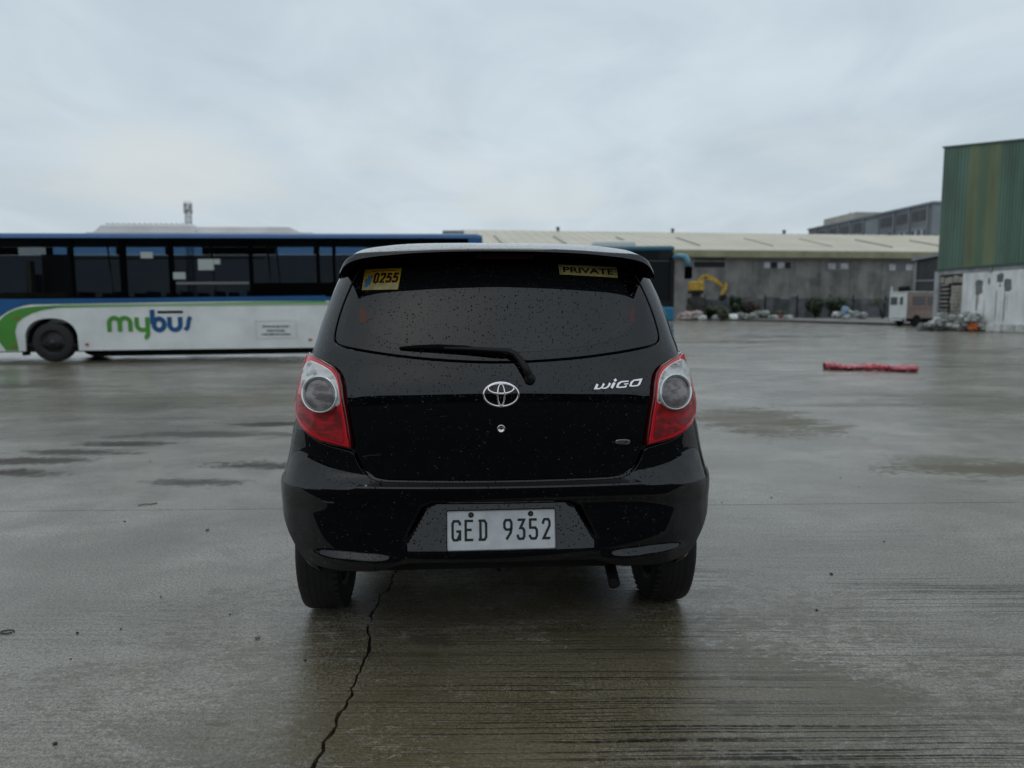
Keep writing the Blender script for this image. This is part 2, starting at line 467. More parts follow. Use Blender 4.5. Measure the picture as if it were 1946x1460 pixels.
mb = MB(); mb.quad((-1500, -800, -.03), (1500, -800, -.03), (1500, 2500, -.03), (-1500, 2500, -.03))
structure(mb.build('ground', mat('far_ground', (.09, .09, .085), .6, var=(.05, .3))))
mb = MB(); mb.quad((-60, -12, -.022), (60, -12, -.022), (60, 15, -.022), (-60, 15, -.022))
structure(mb.build('joint_bed', M_SOIL))
mb = MB(); mb.quad((-60, -34, -.004), (60, -34, -.004), (60, 1.723, -.004), (-60, 1.723, -.004))
structure(mb.build('added_dark_ground', mat('added_ground_dark', (.028, .028, .029), .75, spec=.25, var=(4, .3), bump=(120, .4))))  # unseen dark ground, added to darken what the car's rear reflects
yard = bpy.data.objects.new('concrete_yard', None); COL.objects.link(yard); structure(yard)

def slab(poly, name='concrete_slab'):
    mb = MB(); n = len(poly)
    mb.add([(x, y, 0) for x, y in poly], [tuple(range(n))])
    lo = [(x, y, -.026) for x, y in poly]
    mb.add([(x, y, 0) for x, y in poly] + lo, [(i, n + i, n + (i + 1) % n, (i + 1) % n) for i in range(n)])
    return mb.build(name, M_GROUND, yard)
def jy(x, y0, s): return y0 + s * x
# crack between the two near slabs: jagged, opening and closing
rc = random.Random(5)
cy_ = []; y = 1.73
while y < 4.3:
    cy_.append(y); y += rc.uniform(.012, .045) if y > 1.2 else .3
x = -.53; cl = []; cr = []
for k, y in enumerate(cy_):
    x += rc.uniform(-.011, .011) - (x + .535 + .035 * min(1, max(0, y - 1.85)) + .010 * math.sin(y * 5)) * .25
    wd = (0.0 if y < .9 else 1.0) * .0035 + .0025 * abs(math.sin(y * 9.7) * math.sin(y * 3.1 + 1)) + rc.uniform(0, .0035)
    if 2.25 < y < 3.1 and rc.random() < .30: wd += rc.uniform(.003, .010)
    if y < 2.0: wd += .003
    cl.append((x - wd * .5, y)); cr.append((x + wd * (.5 + (rc.uniform(0, .8) if y > 1.2 else 0)), y))
J1, J2 = 4.45, 14.4
end1 = lambda x: J1 + .022 * x
left = [(-60, 1.73)] + cl + [(cl[-1][0], end1(-.57)), (-60, end1(-60))]
right = [(cr[-1][0], end1(-.57))] + cr[::-1] + [(60, 1.73), (60, end1(60))]
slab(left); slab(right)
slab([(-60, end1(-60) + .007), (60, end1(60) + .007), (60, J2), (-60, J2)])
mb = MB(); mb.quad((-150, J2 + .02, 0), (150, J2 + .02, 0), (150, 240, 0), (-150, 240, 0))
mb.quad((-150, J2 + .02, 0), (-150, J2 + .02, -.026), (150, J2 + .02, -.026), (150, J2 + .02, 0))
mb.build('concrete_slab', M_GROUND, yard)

# raised platform with a kerb in front of the warehouse
pl = [(23.0, 84), (27.5, 72), (28.2, 62), (29.0, 55), (33, 52), (80, 52), (80, 98), (23, 93)]
mb = MB(); n = len(pl)
mb.add([(x, y, .16) for x, y in pl], [tuple(range(n))])
mb.add([(x, y, .16) for x, y in pl] + [(x, y, -.01) for x, y in pl], [(i, n + i, n + (i + 1) % n, (i + 1) % n) for i in range(n)])
structure(mb.build('raised_pavement', mat('dirty_concrete', (.15, .145, .135), .6, var=(.6, .35), bump=(8, .5))))
mb = MB()
for i in range(4):
    a, b_ = Vector((*pl[i], 0)), Vector((*pl[i + 1], 0)); d = (b_ - a); L_ = d.length; d.normalize()
    k = 0
    while k < L_ - .3:
        c = a + d * (k + .48); ang = math.atan2(d.y, d.x)
        mb.box((c.x - d.y * -.0, c.y, .10), (.96, .22, .19), Matrix.Rotation(ang, 3, 'Z')); k += 1.0
structure(mb.build('kerb', mat('kerb_concrete', (.05, .052, .035), .75, var=(1.5, .4))))

# small loose stones on the concrete
M_STONE = mat('stone', (.20, .19, .17), .7, var=(60, .4)); M_STONED = mat('dark_stone', (.02, .02, .018), .6)
def stone(u, v, s, m, label, group=None, seed=1, name='stone', cat='stone'):
    rr = random.Random(seed); g = gnd(u, v); mb = MB(); rows = []
    for i in range(5):
        ph = math.pi * i / 4; rows.append([(g.x + s * math.sin(ph) * math.cos(t) * rr.uniform(.8, 1.2), g.y + s * .7 * math.sin(ph) * math.sin(t) * rr.uniform(.8, 1.2), s * .42 - s * .5 * math.cos(ph) * rr.uniform(.9, 1.1)) for t in [2 * math.pi * k / 7 for k in range(7)]])
    mb.grid(rows, False, True)
    tag(mb.build(name, m), label, cat, group)
stone(490, 1213, .012, M_STONE, 'pale square stone chip on the concrete left of the left rear tyre', seed=2)
stone(394, 1008, .012, M_STONE, 'pale stone chip just this side of the long joint left of the car', seed=3)
for i, (u, v, s) in enumerate([(237, 992, .007), (105, 1415, .008), (147, 1204, .007), (285, 877, .007), (580, 1256, .006), (306, 1135, .005), (230, 1196, .005), (437, 1168, .005), (135, 1253, .004)]):
    stone(u, v, s, M_STONED, ('tiny dark pebble just this side of the long joint left of the car' if 960 < v < 1150 else 'tiny dark pebble beyond the long joint left of the car' if v < 960 else 'tiny dark pebble on the near concrete left of the car'), 'dark pebbles left of the car', 10 + i, 'pebble', 'pebble')
for i, (u, v, s) in enumerate([(1580, 1092, .009), (1552, 1160, .006), (1466, 946, .007), (1372, 956, .005), (1597, 908, .006), (1680, 1030, .006), (1632, 925, .005)]):
    stone(u, v, s, M_STONED, ('tiny dark pebble beyond the long joint right of the car' if v < 960 else 'tiny dark pebble this side of the long joint right of the car'), 'dark pebbles right of the car', 30 + i, 'pebble', 'pebble')
g = gnd(14, 1202); mb = MB()
mb.tube([(g.x + .020 * math.cos(t) * 1.2, g.y + .016 * math.sin(t), .003) for t in [R(a) for a in range(0, 350, 20)]], .0022, 6)
tag(mb.build('rubber_ring', M_STONED), 'small dark rubber ring lying on the concrete at the left picture edge', 'ring')
g = gnd(280, 960); mb = MB()
mb.tube([(g.x - .05, g.y - .02, .004), (g.x - .01, g.y - .005, .008), (g.x + .02, g.y + .01, .004), (g.x + .05, g.y + .03, .005)], .003, 6)
tag(mb.build('twig', M_STONED), 'thin dark twig beyond the long joint left of the car', 'twig')

# red crumpled plastic barrier lying flat
def red_barrier():
    a, b_ = gnd(1566, 702), gnd(1741, 707)
    mb = MB(); rr = random.Random(3); rows = []
    M_ = 46
    for i in range(M_ + 1):
        t = i / M_; c = a.lerp(b_, t)
        wv = .10 + .035 * math.sin(t * 9) + .03 * rr.uniform(-1, 1)
        if i in (0, M_): wv *= .45
        hv = .066 + .008 * math.sin(t * 13 + 1) + rr.uniform(-.006, .006)
        rows.append([(c.x, c.y + wv * 1.6 * math.cos(q), max(.004, hv + hv * math.sin(q) * rr.uniform(.75, 1.2))) for q in [2 * math.pi * k / 12 for k in range(12)]])
    mb.grid(rows, False, True)
    m_ = mat('faded_red_plastic', (.42, .05, .07), .3, coat=.5, var=(5, .6, (1, 3, 3)), bump=(14, .8))
    o = mb.build('plastic_barrier', m_)
    tag(o, 'flattened red plastic barrier lying on the wet concrete', 'plastic barrier')
    for t, w_ in ((.012, .03), (.988, .03)):
        mb = MB(); c = a.lerp(b_, t); mb.box((c.x, c.y, .055), (w_, .16, .10)); bevel(mb.build('end_band', mat('dark_red_band', (.06, .008, .01), .5), o), .02)
    
red_barrier()

# ------------------------------------------------------------------ low warehouse
WD = Vector((.990, .139, 0)); WN = Vector((-.139, .990, 0))
WP = Vector((38.05, 100.0, 0))
def wpt(a, n_, z): return WP + WD * a + WN * n_ + Vector((0, 0, z))
def wa(u, v=560): 
    p = onplane(u, v, WP, WD); return (p - WP).dot(WD)
A0, A1 = wa(905), 62.0
wh = thing('warehouse', 'long low warehouse with cream metal roof and stained concrete wall behind the yard', 'warehouse', tuple(WP))
def wb(name, a0, a1, n0, n1, z0, z1, m, parent=wh, z2=None):
    mb = MB(); z2 = z1 if z2 is None else z2
    P = lambda a, n_, z: tuple(WD * a + WN * n_ + Vector((0, 0, z)))
    mb.add([P(a0, n0, z0), P(a1, n0, z0), P(a1, n1, z0), P(a0, n1, z0), P(a0, n0, z1), P(a1, n0, z1), P(a1, n1, z2), P(a0, n1, z2)],
           [(0, 3, 2, 1), (4, 5, 6, 7), (0, 1, 5, 4), (1, 2, 6, 5), (2, 3, 7, 6), (3, 0, 4, 7)])
    return mb.build(name, m, parent)
def stained(name, color, dark, sc=(3, 3, .4), rough=.8):
    m = mat(name, color, rough)
    t = m.node_tree; h = N(t); b = t.nodes['Principled BSDF']
    oc = h.new('ShaderNodeTexCoord').outputs['Object']
    f = h.noise(oc, 1.0, 6, .62, .2, (sc[0], sc[1], sc[2]))
    f2 = h.noise(oc, .5, 5, .6)
    q = h.math('ADD', h.math('MULTIPLY', h.ramp(f, .4, .68), .6), h.math('MULTIPLY', h.ramp(f2, .4, .65), .5))
    t.links.new(h.mix(q, color, dark), b.inputs['Base Color'])
    return m
M_WWALL = stained('weathered_wall', (.24, .232, .215), (.10, .10, .09), (.5, .5, .16))
M_CREAM = mat('cream_roof_sheet', (.53, .49, .385), .5, var=(.12, .08), bump=(1, .25, (9, 1, 1)))
M_OLIVE = mat('olive_fascia', (.24, .24, .14), .5, var=(.4, .25))
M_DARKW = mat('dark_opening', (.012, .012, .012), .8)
M_PANE = mat('milky_pane', (.42, .42, .43), .3, var=(1.2, .25))
M_FRAME = mat('old_window_frame', (.14, .14, .15), .6)
EAVE = 8.25; WALLH = EAVE - .15
wb('wall', A0, A1, 0, .3, 0, WALLH, M_WWALL)
wb('end_wall', A0 + .01, A0 + .3, .32, 38, 0, WALLH + .02, M_WWALL)
mbr = MB(); P = lambda a, n_, z: tuple(WD * a + WN * n_ + Vector((0, 0, z)))
# two roof slopes with standing ribs
def slope(n0, z0, n1, z1, name):
    mb = MB()
    mb.add([P(A0 - .5, n0, z0), P(A1, n0, z0), P(A1, n1, z1), P(A0 - .5, n1, z1), P(A0 - .5, n0, z0 - .12), P(A1, n0, z0 - .12), P(A1, n1, z1 - .12), P(A0 - .5, n1, z1 - .12)],
           [(0, 1, 2, 3), (4, 7, 6, 5), (0, 4, 5, 1), (1, 5, 6, 2), (2, 6, 7, 3), (3, 7, 4, 0)])
    return mb.build(name, M_CREAM, wh)
roof1 = slope(-1.0, 9.2, 20, 13.7, 'roof'); slope(40, 9.2, 20.01, 13.7, 'roof')
mb = MB(); a = A0
while a < A1:
    p0, p1 = Vector(P(a, -1.0, 9.2)), Vector(P(a, 20, 13.7)); mb.add([p0 + WD * .05, p1 + WD * .05, p1 + Vector((0, 0, .07)), p0 + Vector((0, 0, .07)), p0 - WD * .05, p1 - WD * .05], [(0, 1, 2, 3), (3, 2, 5, 4)]); a += 1.5
ribs = mb.build('roof_rib', M_CREAM, roof1); ribs['kind'] = 'stuff'
wb('gable', A0 + .02, A0 + .28, .33, 38, WALLH + .02, 9.0, M_WWALL)
wb('fascia', A0 - .5, A1, -1.02, -.8, EAVE, 9.06, M_OLIVE)
wb('soffit', A0 - .4, A1, -.79, -.01, EAVE + .02, EAVE + .1, M_OLIVE)
for u in (1060, 1278, 1490, 1690):
    p = onplane(u, 445, WP + WN * 20, WD); aa = (p - WP).dot(WD)
    mb = MB(); q = Vector(P(aa, 20, 13.7)); mb.lathe([(0, .0), (0, .22), (.35, .22), (.36, .34), (.55, .3), (.7, .0)], 'Z', q, 12)
    mb.build('roof_vent', mat('grey_vent', (.12, .12, .12), .5), wh)
# long narrow laps / gutters lying on the slope
for u in (945, 1062, 1185, 1304, 1437, 1545, 1655, 1762):
    p = onplane(u, 463, WP + WN * 8, WD); aa = (p - WP).dot(WD); mb = MB()
    p0, p1 = Vector(P(aa, 3.0, 10.08)), Vector(P(aa, 12.0, 12.0))
    mb.add([p0 + WD * .09, p0 - WD * .09, p1 - WD * .09, p1 + WD * .09, p0 + WD * .09 + Vector((0, 0, .12)), p0 - WD * .09 + Vector((0, 0, .12)), p1 - WD * .09 + Vector((0, 0, .12)), p1 + WD * .09 + Vector((0, 0, .12))], [(0, 1, 5, 4), (1, 2, 6, 5), (2, 3, 7, 6), (3, 0, 4, 7), (4, 5, 6, 7)])
    mb.build('roof_flashing', mat('dull_flashing', (.20, .19, .165), .6), wh)
for u in (1312, 1380, 1434, 1505, 1560, 1618, 1678, 1735):
    a_ = wa(u); wb('pilaster', a_ - .35, a_ + .35, -.07, -.003, 0, WALLH, M_WWALL)
def wz(v, u=1500): return onplane(u, v, WP, WD).z
def opening(u0, u1, v0, v1, m, name='window', parent=wh, n=-.03):
    return wb(name, wa(u0), wa(u1), n, -.002, wz(v1), wz(v0), m, parent)
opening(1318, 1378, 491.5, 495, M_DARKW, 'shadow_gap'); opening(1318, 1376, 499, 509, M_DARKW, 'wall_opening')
o = opening(1444, 1503, 494, 512, M_FRAME)
for a_, b_ in ((1450, 1461), (1463, 1474), (1476, 1488), (1490, 1500)): opening(a_, b_, 499, 510, M_PANE if a_ in (1450, 1476) else M_DARKW, 'pane', o, -.05)
o = opening(1562, 1616, 497, 515, M_FRAME)
for a_, b_ in ((1572, 1585), (1595, 1609)): opening(a_, b_, 500, 511, M_PANE, 'pane', o, -.05)
o = opening(1676, 1734, 497, 515, M_FRAME)
for a_, b_ in ((1687, 1699), (1719, 1731)): opening(a_, b_, 501, 513, M_PANE, 'pane', o, -.05)
o = opening(950, 1010, 494, 512, M_FRAME); opening(960, 1000, 498, 510, M_PANE, 'pane', o, -.05)

# sheet metal fence in front of it
FP = Vector((24.5, 92, 0)); fe = thing('sheet_fence', 'low grey sheet metal fence running along the foot of the warehouse', 'fence', tuple(FP))
M_SHEET = [mat('grey_sheet_%d' % i, c, .5, .2, var=(1.0, .3)) for i, c in enumerate([(.10, .105, .12), (.08, .09, .10), (.12, .12, .13), (.07, .07, .075)])]
rf = random.Random(4)
x = 0.0
while x < 28:
    wdt = rf.uniform(1.0, 1.3); mb = MB(); hh = rf.uniform(2.5, 2.9); k = 10
    rows = [[(x + wdt * i / k, .06 * (i % 2) + .14 * (x + wdt * i / k), z) for i in range(k + 1)] for z in (.16, hh)]
    mb.grid(rows, False); mb.build('sheet', rf.choice(M_SHEET), fe)
    if int(x) % 4 == 0:
        mb = MB(); mb.bbox((x - .06, -.10 + .14 * x, .16), (x + .06, -.01 + .14 * x, 3.1)); mb.build('post', M_VOID, fe)
    x += wdt + .01

# foliage helper
def leaves(name, centers, n, size, m, parent=None, seed=0, flat=.8):
    rr = random.Random(seed); mb = MB()
    for k in range(n):
        c, rad = centers[rr.randrange(len(centers))]
        d = Vector((rr.gauss(0, 1), rr.gauss(0, 1), rr.gauss(0, flat))).normalized() * rad[0] * rr.random() ** .45
        p = Vector(c) + Vector((d.x, d.y, d.z * rad[1] / rad[0]))
        a = Vector((rr.uniform(-1, 1), rr.uniform(-1, 1), rr.uniform(-.7, .7))).normalized(); b_ = a.orthogonal().normalized()
        s_ = size * rr.uniform(.5, 1.3)
        mb.add([p - a * s_, p + b_ * s_ * .4, p + a * s_, p - b_ * s_ * .4], [(0, 1, 2, 3)])
    o = mb.build(name, m, parent); return o
M_LEAF = mat('dark_leaf', (.024, .042, .015), .5, var=(1.2, .5)); M_LEAF2 = mat('olive_leaf', (.055, .060, .022), .5, var=(1.2, .5)); M_LEAF3 = mat('brown_leaf', (.05, .035, .028), .6, var=(1.2, .5))
M_BARK = mat('bark', (.03, .024, .018), .9)
def bush(u, v0, v1, wpx, Y, label, m, seed, name='bush', cat='bush', gz=.16):
    b = at(u, 600, Y); z1 = at(u, v0, Y).z; z0 = max(gz, at(u, v1, Y).z) ; rx = wpx / 2 / FPX * Y
    t = thing(name, label, cat, (b.x, Y, gz))
    rr = random.Random(seed); cs = []
    for k in range(7):
        cs.append(((rr.uniform(-rx * .6, rx * .6), rr.uniform(-.8, .8), rr.uniform(.25, .75) * (z1 - gz)), (rx * rr.uniform(.45, .75), (z1 - gz) * rr.uniform(.26, .42))))
    leaves('foliage', cs, 3200, .19, m, t, seed)
    for k in range(3):
        mb = MB(); c = cs[k][0]; mb.tube([(c[0] * .3, 0, -.05), (c[0] * .6, c[1] * .5, c[2] * .5), c], [.07, .05, .02], 6); mb.build('stem', M_BARK, t)
bush(1397, 560, 604, 20, 90, 'dark narrow bush right beside the yellow excavator', M_LEAF, 1)
bush(1425, 563, 604, 40, 90.3, 'reddish brown dead shrub between two green bushes at the fence', M_LEAF3, 2, 'shrub', 'shrub')
bush(1352, 580, 604, 50, 88, 'low tangled dark bush under the excavator arm', M_LEAF, 3)
bush(1549, 563, 604, 34, 88, 'left half of the broad green bush pair before the grey fence', M_LEAF, 4)
bush(1584, 562, 600, 48, 89, 'right rounder bush of the green pair beside the blue white heap', M_LEAF, 5)
bush(1374, 590, 606, 16, 80, 'small olive weed clump in front of the pale rubble line', M_LEAF2, 6, 'weed_clump', 'weeds', 0)
bush(1462, 590, 604, 60, 90, 'low dark undergrowth clump between shrub and grey fence', M_LEAF, 7)
# palm-like tree by the van
b = at(1668, 600, 84); tr = thing('palm_tree', 'small dark palm with leaning trunk just left of the van', 'palm', (b.x, 84, .16))
zt = at(1660, 566, 84).z
mb = MB(); mb.tube([(.6, 0, -.05), (.35, 0, .9), (.05, 0, 1.7), (-.25, 0, zt - .5)], [.16, .12, .10, .09], 8); mb.build('trunk', M_BARK, tr)
rp = random.Random(9)
for k in range(22):
    an = rp.uniform(0, 6.28); L_ = rp.uniform(1.2, 1.9); el = rp.uniform(.1, 1.1); mb = MB(); top = Vector((-.25, 0, zt - .5)); pts = []
    for i in range(7):
        s_ = i / 6 * L_; pts.append(top + Vector((math.cos(an) * s_ * math.cos(el), math.sin(an) * s_ * math.cos(el), math.sin(el) * s_ - .55 * s_ * s_)))
    for i in range(6):
        d = (pts[i + 1] - pts[i]).normalized(); sd = d.cross(Vector((0, 0, 1))).normalized()
        for sg in (-1, 1):
            for q in (.2, .7):
                p = pts[i].lerp(pts[i + 1], q); e = p + sd * sg * .38 + d * .22 - Vector((0, 0, .12)); mb.add([p, p + d * .07, e], [(0, 1, 2)])
        mb.add([pts[i] + sd * .02, pts[i + 1] + sd * .02, pts[i + 1] - sd * .02, pts[i] - sd * .02], [(0, 1, 2, 3)])
    mb.build('frond', M_LEAF, tr)
bq = at(1602, 590, 94)

# sacks, bags and rubble, each a thing
def sack(c, s, m, label, group, seed, name='sack', cat='sack', sq=(1, .8, .6)):
    rr = random.Random(seed); mb = MB(); rows = []; ang = rr.uniform(0, 3.14); ca, sa = math.cos(ang), math.sin(ang)
    for i in range(11):
        ph = math.pi * i / 10; ring = []
        for k in range(16):
            t = 2 * math.pi * k / 16
            q = lambda v: math.copysign(abs(v) ** .75, v)
            x_, y_, z_ = sq[0] * q(math.sin(ph)) * q(math.cos(t)), sq[1] * q(math.sin(ph)) * q(math.sin(t)), sq[2] * -q(math.cos(ph))
            f = s * rr.uniform(.70, 1.16)
            ring.append((c[0] + f * (x_ * ca - y_ * sa), c[1] + f * (x_ * sa + y_ * ca), max(c[2] + f * z_, c[2] - s * sq[2] * .85)))
        rows.append(ring)
    mb.grid(rows, False, True)
    return tag(mb.build(name, m), label, cat, group)
SK = [mat('white_sack', (.50, .51, .49), .65, bump=(9, .8), var=(3, .3)), mat('grey_sack', (.30, .32, .30), .7, bump=(9, .8), var=(3, .35)), mat('dull_sack', (.20, .21, .19), .75, bump=(9, .9), var=(3, .4))]
M_ORANGE = mat('orange_bag', (.50, .13, .03), .5, bump=(9, .6)); M_BLUE = mat('pale_blue_bag', (.26, .38, .50), .5, bump=(9, .6)); M_RED = mat('red_bag', (.35, .03, .05), .5); M_PINK = mat('pinkish_rubble', (.36, .30, .28), .8, bump=(5, .9), var=(2, .4))

# ------------------------------------------------------------------ depot hall on the far side of the yard, behind the photographer
dh = thing('depot_hall', 'long dark depot hall facing the rear of the car across the yard', 'building', (0, -34, 0))
M_HALL = mat('dark_cladding', (.035, .036, .038), .7, var=(.3, .4)); 
mb = MB(); mb.bbox((-90, -20, 0), (90, 0, 8.8)); mb.build('wall', M_HALL, dh)
mb = MB(); mb.bbox((-91, -21, 8.803), (91, .8, 9.3)); mb.build('roof', M_HALL, dh)
for k in range(12):
    mb = MB(); mb.bbox((-82 + k * 14.5, .003, 0), (-76 + k * 14.5, .12, 5)); mb.build('shutter_door', mat('shutter_grey', (.07, .07, .07), .6), dh)

pw_ = thing('perimeter_wall', 'plain grey boundary wall far behind the blue and white bus', 'wall', (-80, 106, 0))
mb = MB(); mb.bbox((-90, 0, 0), (68, .25, 2.3)); mb.build('wall', M_WWALL, pw_)
mb = MB(); mb.bbox((-90, -.05, 2.303), (68, .3, 2.4)); mb.build('coping', M_FRAME, pw_)
# heap of sacks at the foot of the green and white building
rs = random.Random(21)
def heap_pt(u, v, Y): return at(u, v, Y)
k = 0
for (u, v, s, mi) in [(1757, 622, .40, 2), (1768, 626, .30, 1), (1778, 619, .42, 1), (1786, 611, .38, 0), (1792, 601, .36, 1), (1800, 624, .42, 1), (1806, 610, .36, 0), (1790, 628, .34, 2), (1812, 628, .32, 1),
                      (1826, 625, .38, 0), (1822, 612, .38, 1), (1838, 600, .34, 1), (1830, 606, .40, 0), (1852, 603, .36, 2), (1844, 612, .38, 1), (1860, 614, .40, 1), (1868, 626, .34, 1), (1856, 630, .28, 0), (1833, 632, .25, 0), (1817, 603, .3, 2), (1875, 618, .3, 2)]:
    Yh = 41.5 - (u - 1757) * .012 + rs.uniform(-.2, .3); p = heap_pt(u, v, Yh); z = max(p.z, s * .5)
    lab = ('clean white' if mi == 0 else 'grey' if mi == 1 else 'dull brownish') + ' crumpled sack in the %s of the heap at the white wall' % ('left end' if u < 1782 else 'middle' if u < 1835 else 'right part')
    sack((p.x, Yh, z), s, SK[mi], lab, 'sacks heaped at the white wall', k); k += 1
p = heap_pt(1850, 622, 39.8); sack((p.x, 39.8, max(p.z, .25)), .30, M_ORANGE, 'bright orange sack at the front of the heap by the white wall', None, 77, sq=(.9, .8, .75))
for i, u in enumerate((1884, 1896, 1916, 1929, 1941)):
    Yb = 38.6 - i * .35; p = at(u, 629, Yb); mb = MB(); mb.box((p.x, Yb, .22), (.36, .5, .44), Matrix.Rotation(.3 * i, 3, 'Z'), .85)
    o = bevel(mb.build('stone_block', SK[0]), .06, 2); tag(o, '%s whitewashed block along the foot of the white wall, counted from the sack heap' % ('first', 'second', 'third', 'fourth', 'fifth')[i], 'block', 'blocks at the foot of the white wall')
for i, (u, v, mi) in enumerate([(1763, 618, 1), (1773, 613, 0), (1781, 606, 0), (1789, 617, 1), (1795, 609, 1), (1803, 618, 0), (1816, 620, 0), (1833, 618, 1), (1839, 608, 0), (1847, 600, 0), (1858, 606, 1), (1864, 619, 0), (1851, 608, 0), (1871, 624, 0), (1809, 602, 0)]):
    Yh = 40.9 - (u - 1757) * .012; p = at(u, v, Yh); sack((p.x, Yh, p.z), .2, SK[mi], 'small pale bag wedged into the %s of the sack heap' % ('left end' if u < 1785 else 'middle' if u < 1835 else 'right part'), 'small bags in the sack heap', 500 + i, 'bag', 'bag')
# white rubbish line on the far side of the yard
for i, (u, v, s, m_, Yy) in enumerate([(1310, 602, 1.0, M_PINK, 84), (1322, 600, .95, M_PINK, 83.5), (1300, 604, .8, M_PINK, 82.5)]):
    p = at(u, v, Yy); sack((p.x, Yy, max(.45, p.z)), s, m_, ('middle and tallest pinkish rubble mound between teal bus and excavator', 'pinkish rubble mound nearest the lone white sack', 'pinkish rubble mound right against the teal bus')[i], 'pinkish rubble mounds by the teal bus', 200 + i, 'rubble_mound', 'rubble')
p = at(1335, 602, 81); sack((p.x, 81, .30), .50, SK[0], 'lone white sack left of the olive weeds in the yard', None, 220)
p = at(1393, 602, 80); sack((p.x, 80, .42), .58, mat('bright_white_bag', (.8, .82, .8), .5), 'bright white bag standing out in the pale rubble line', None, 221, 'bag', 'bag')
for i, (u, v) in enumerate([(1362, 607), (1372, 606), (1380, 604), (1406, 600), (1415, 602), (1425, 603), (1434, 600), (1440, 596), (1384, 608)]):
    p = at(u, v, 82); sack((p.x, 82, max(.3, p.z)), .55, SK[1 + i % 2], 'greyish piece of rubble %s' % ('right of the bright white bag' if u > 1400 else 'left of the bright white bag'), 'grey rubble pieces in the yard', 230 + i, 'rubble_piece', 'rubble')
p = at(1455, 596, 83); sack((p.x, 83, max(.5, p.z)), .60, SK[1], 'larger pale bundle on top of the dark rubble right of the bushes', None, 250, 'bundle', 'bundle')
p = at(1482, 602, 84); sack((p.x, 84, .42), .34, M_RED, 'small red bag among pale bags left of the kerb end', None, 251, 'bag', 'bag')
for i, (u, v) in enumerate([(1467, 603), (1473, 605), (1492, 604), (1500, 605)]):
    p = at(u, v, 84); sack((p.x, 84, .36), .42, SK[1 - i % 2], 'pale flat bag lying around the small red bag', 'pale bags around the red bag', 252 + i, 'bag', 'bag')
p = at(1606, 590, 75); sack((p.x, 75, p.z), .52, M_BLUE, 'pale blue bag on top of the white heap by the green bushes', None, 260, 'bag', 'bag', (.7, .7, .8))
for i, (u, v, s) in enumerate([(1589, 598, .5), (1600, 600, .5), (1614, 596, .6), (1624, 598, .6), (1634, 600, .5), (1646, 599, .5), (1607, 602, .5), (1641, 603, .4)]):
    p = at(u, v, 75); sack((p.x, 75 + .3 * (i % 3), max(.16 + s * .4, p.z)), s, SK[i % 2], '%s sack %s the pale blue bag' % (('white', 'grey')[i % 2], 'left of or under' if u < 1612 else 'right of') , 'white sacks by the green bushes', 262 + i)

# ------------------------------------------------------------------ yellow excavator
ex = thing('excavator', 'small yellow excavator with bent arm behind the rubbish heaps', 'excavator', (at(1322, 600, 86).x, 86, 0))
M_YEL = mat('excavator_yellow', (.42, .26, .03), .45, var=(1.5, .3)); ex0 = ex.location.x
def exz(v): return at(1330, v, 86).z
def exx(u): return at(u, 560, 86).x - ex0
mb = MB(); mb.bbox((exx(1310), -.9, exz(553)), (exx(1334), .9, exz(535))); bevel(mb.build('engine_house', M_YEL, ex), .12)
mb = MB(); mb.bbox((exx(1311), -.9, exz(558)), (exx(1333), .9, exz(553) - .01)); mb.build('counterweight', M_VOID, ex)
mb = MB()
def beam(mb, pts, w0, wy):
    for (p, q, a, b_) in pts:
        P0, P1 = Vector((exx(p[0]), 0, exz(p[1]))), Vector((exx(q[0]), 0, exz(q[1]))); d = (P1 - P0).normalized(); n_ = Vector((-d.z, 0, d.x))
        vs = [P0 + n_ * a, P0 - n_ * a, P1 - n_ * b_, P1 + n_ * b_]; vs = [v + Vector((0, -wy, 0)) for v in vs] + [v + Vector((0, wy, 0)) for v in vs]
        mb.add(vs, [(0, 1, 2, 3), (7, 6, 5, 4), (0, 4, 5, 1), (1, 5, 6, 2), (2, 6, 7, 3), (3, 7, 4, 0)])
beam(mb, [((1327, 536), (1339, 525), .22, .30), ((1339, 525), (1355, 531), .30, .26), ((1355, 531), (1372, 543), .26, .16)], 0, .18); mb.build('boom', M_YEL, ex)
mb = MB(); beam(mb, [((1380, 538), (1377, 548), .12, .22), ((1377, 548), (1370, 562), .24, .13)], 0, .14); mb.build('stick', M_YEL, ex)
mb = MB(); beam(mb, [((1334, 541), (1350, 531), .06, .05)], 0, .05); mb.build('hydraulic_ram', M_CHROME, ex)
mb = MB(); q = [(exx(1370), exz(561)), (exx(1378), exz(560)), (exx(1379), exz(567)), (exx(1373), exz(573)), (exx(1366), exz(569))]
mb.add([(x_, -.4, z_) for x_, z_ in q] + [(x_, .4, z_) for x_, z_ in q], [(0, 1, 2, 3, 4), (9, 8, 7, 6, 5)] + [(i, 5 + i, 5 + (i + 1) % 5, (i + 1) % 5) for i in range(5)]); mb.build('bucket', M_VOID, ex)
M_DSTEEL = mat('dark_rusty_steel', (.035, .032, .03), .7, var=(1.2, .4, (2, 2, .3)))
mb = MB(); mb.bbox((exx(1316), -.5, exz(566)), (exx(1330), .5, exz(558) - .01)); mb.build('turntable', M_DSTEEL, ex)
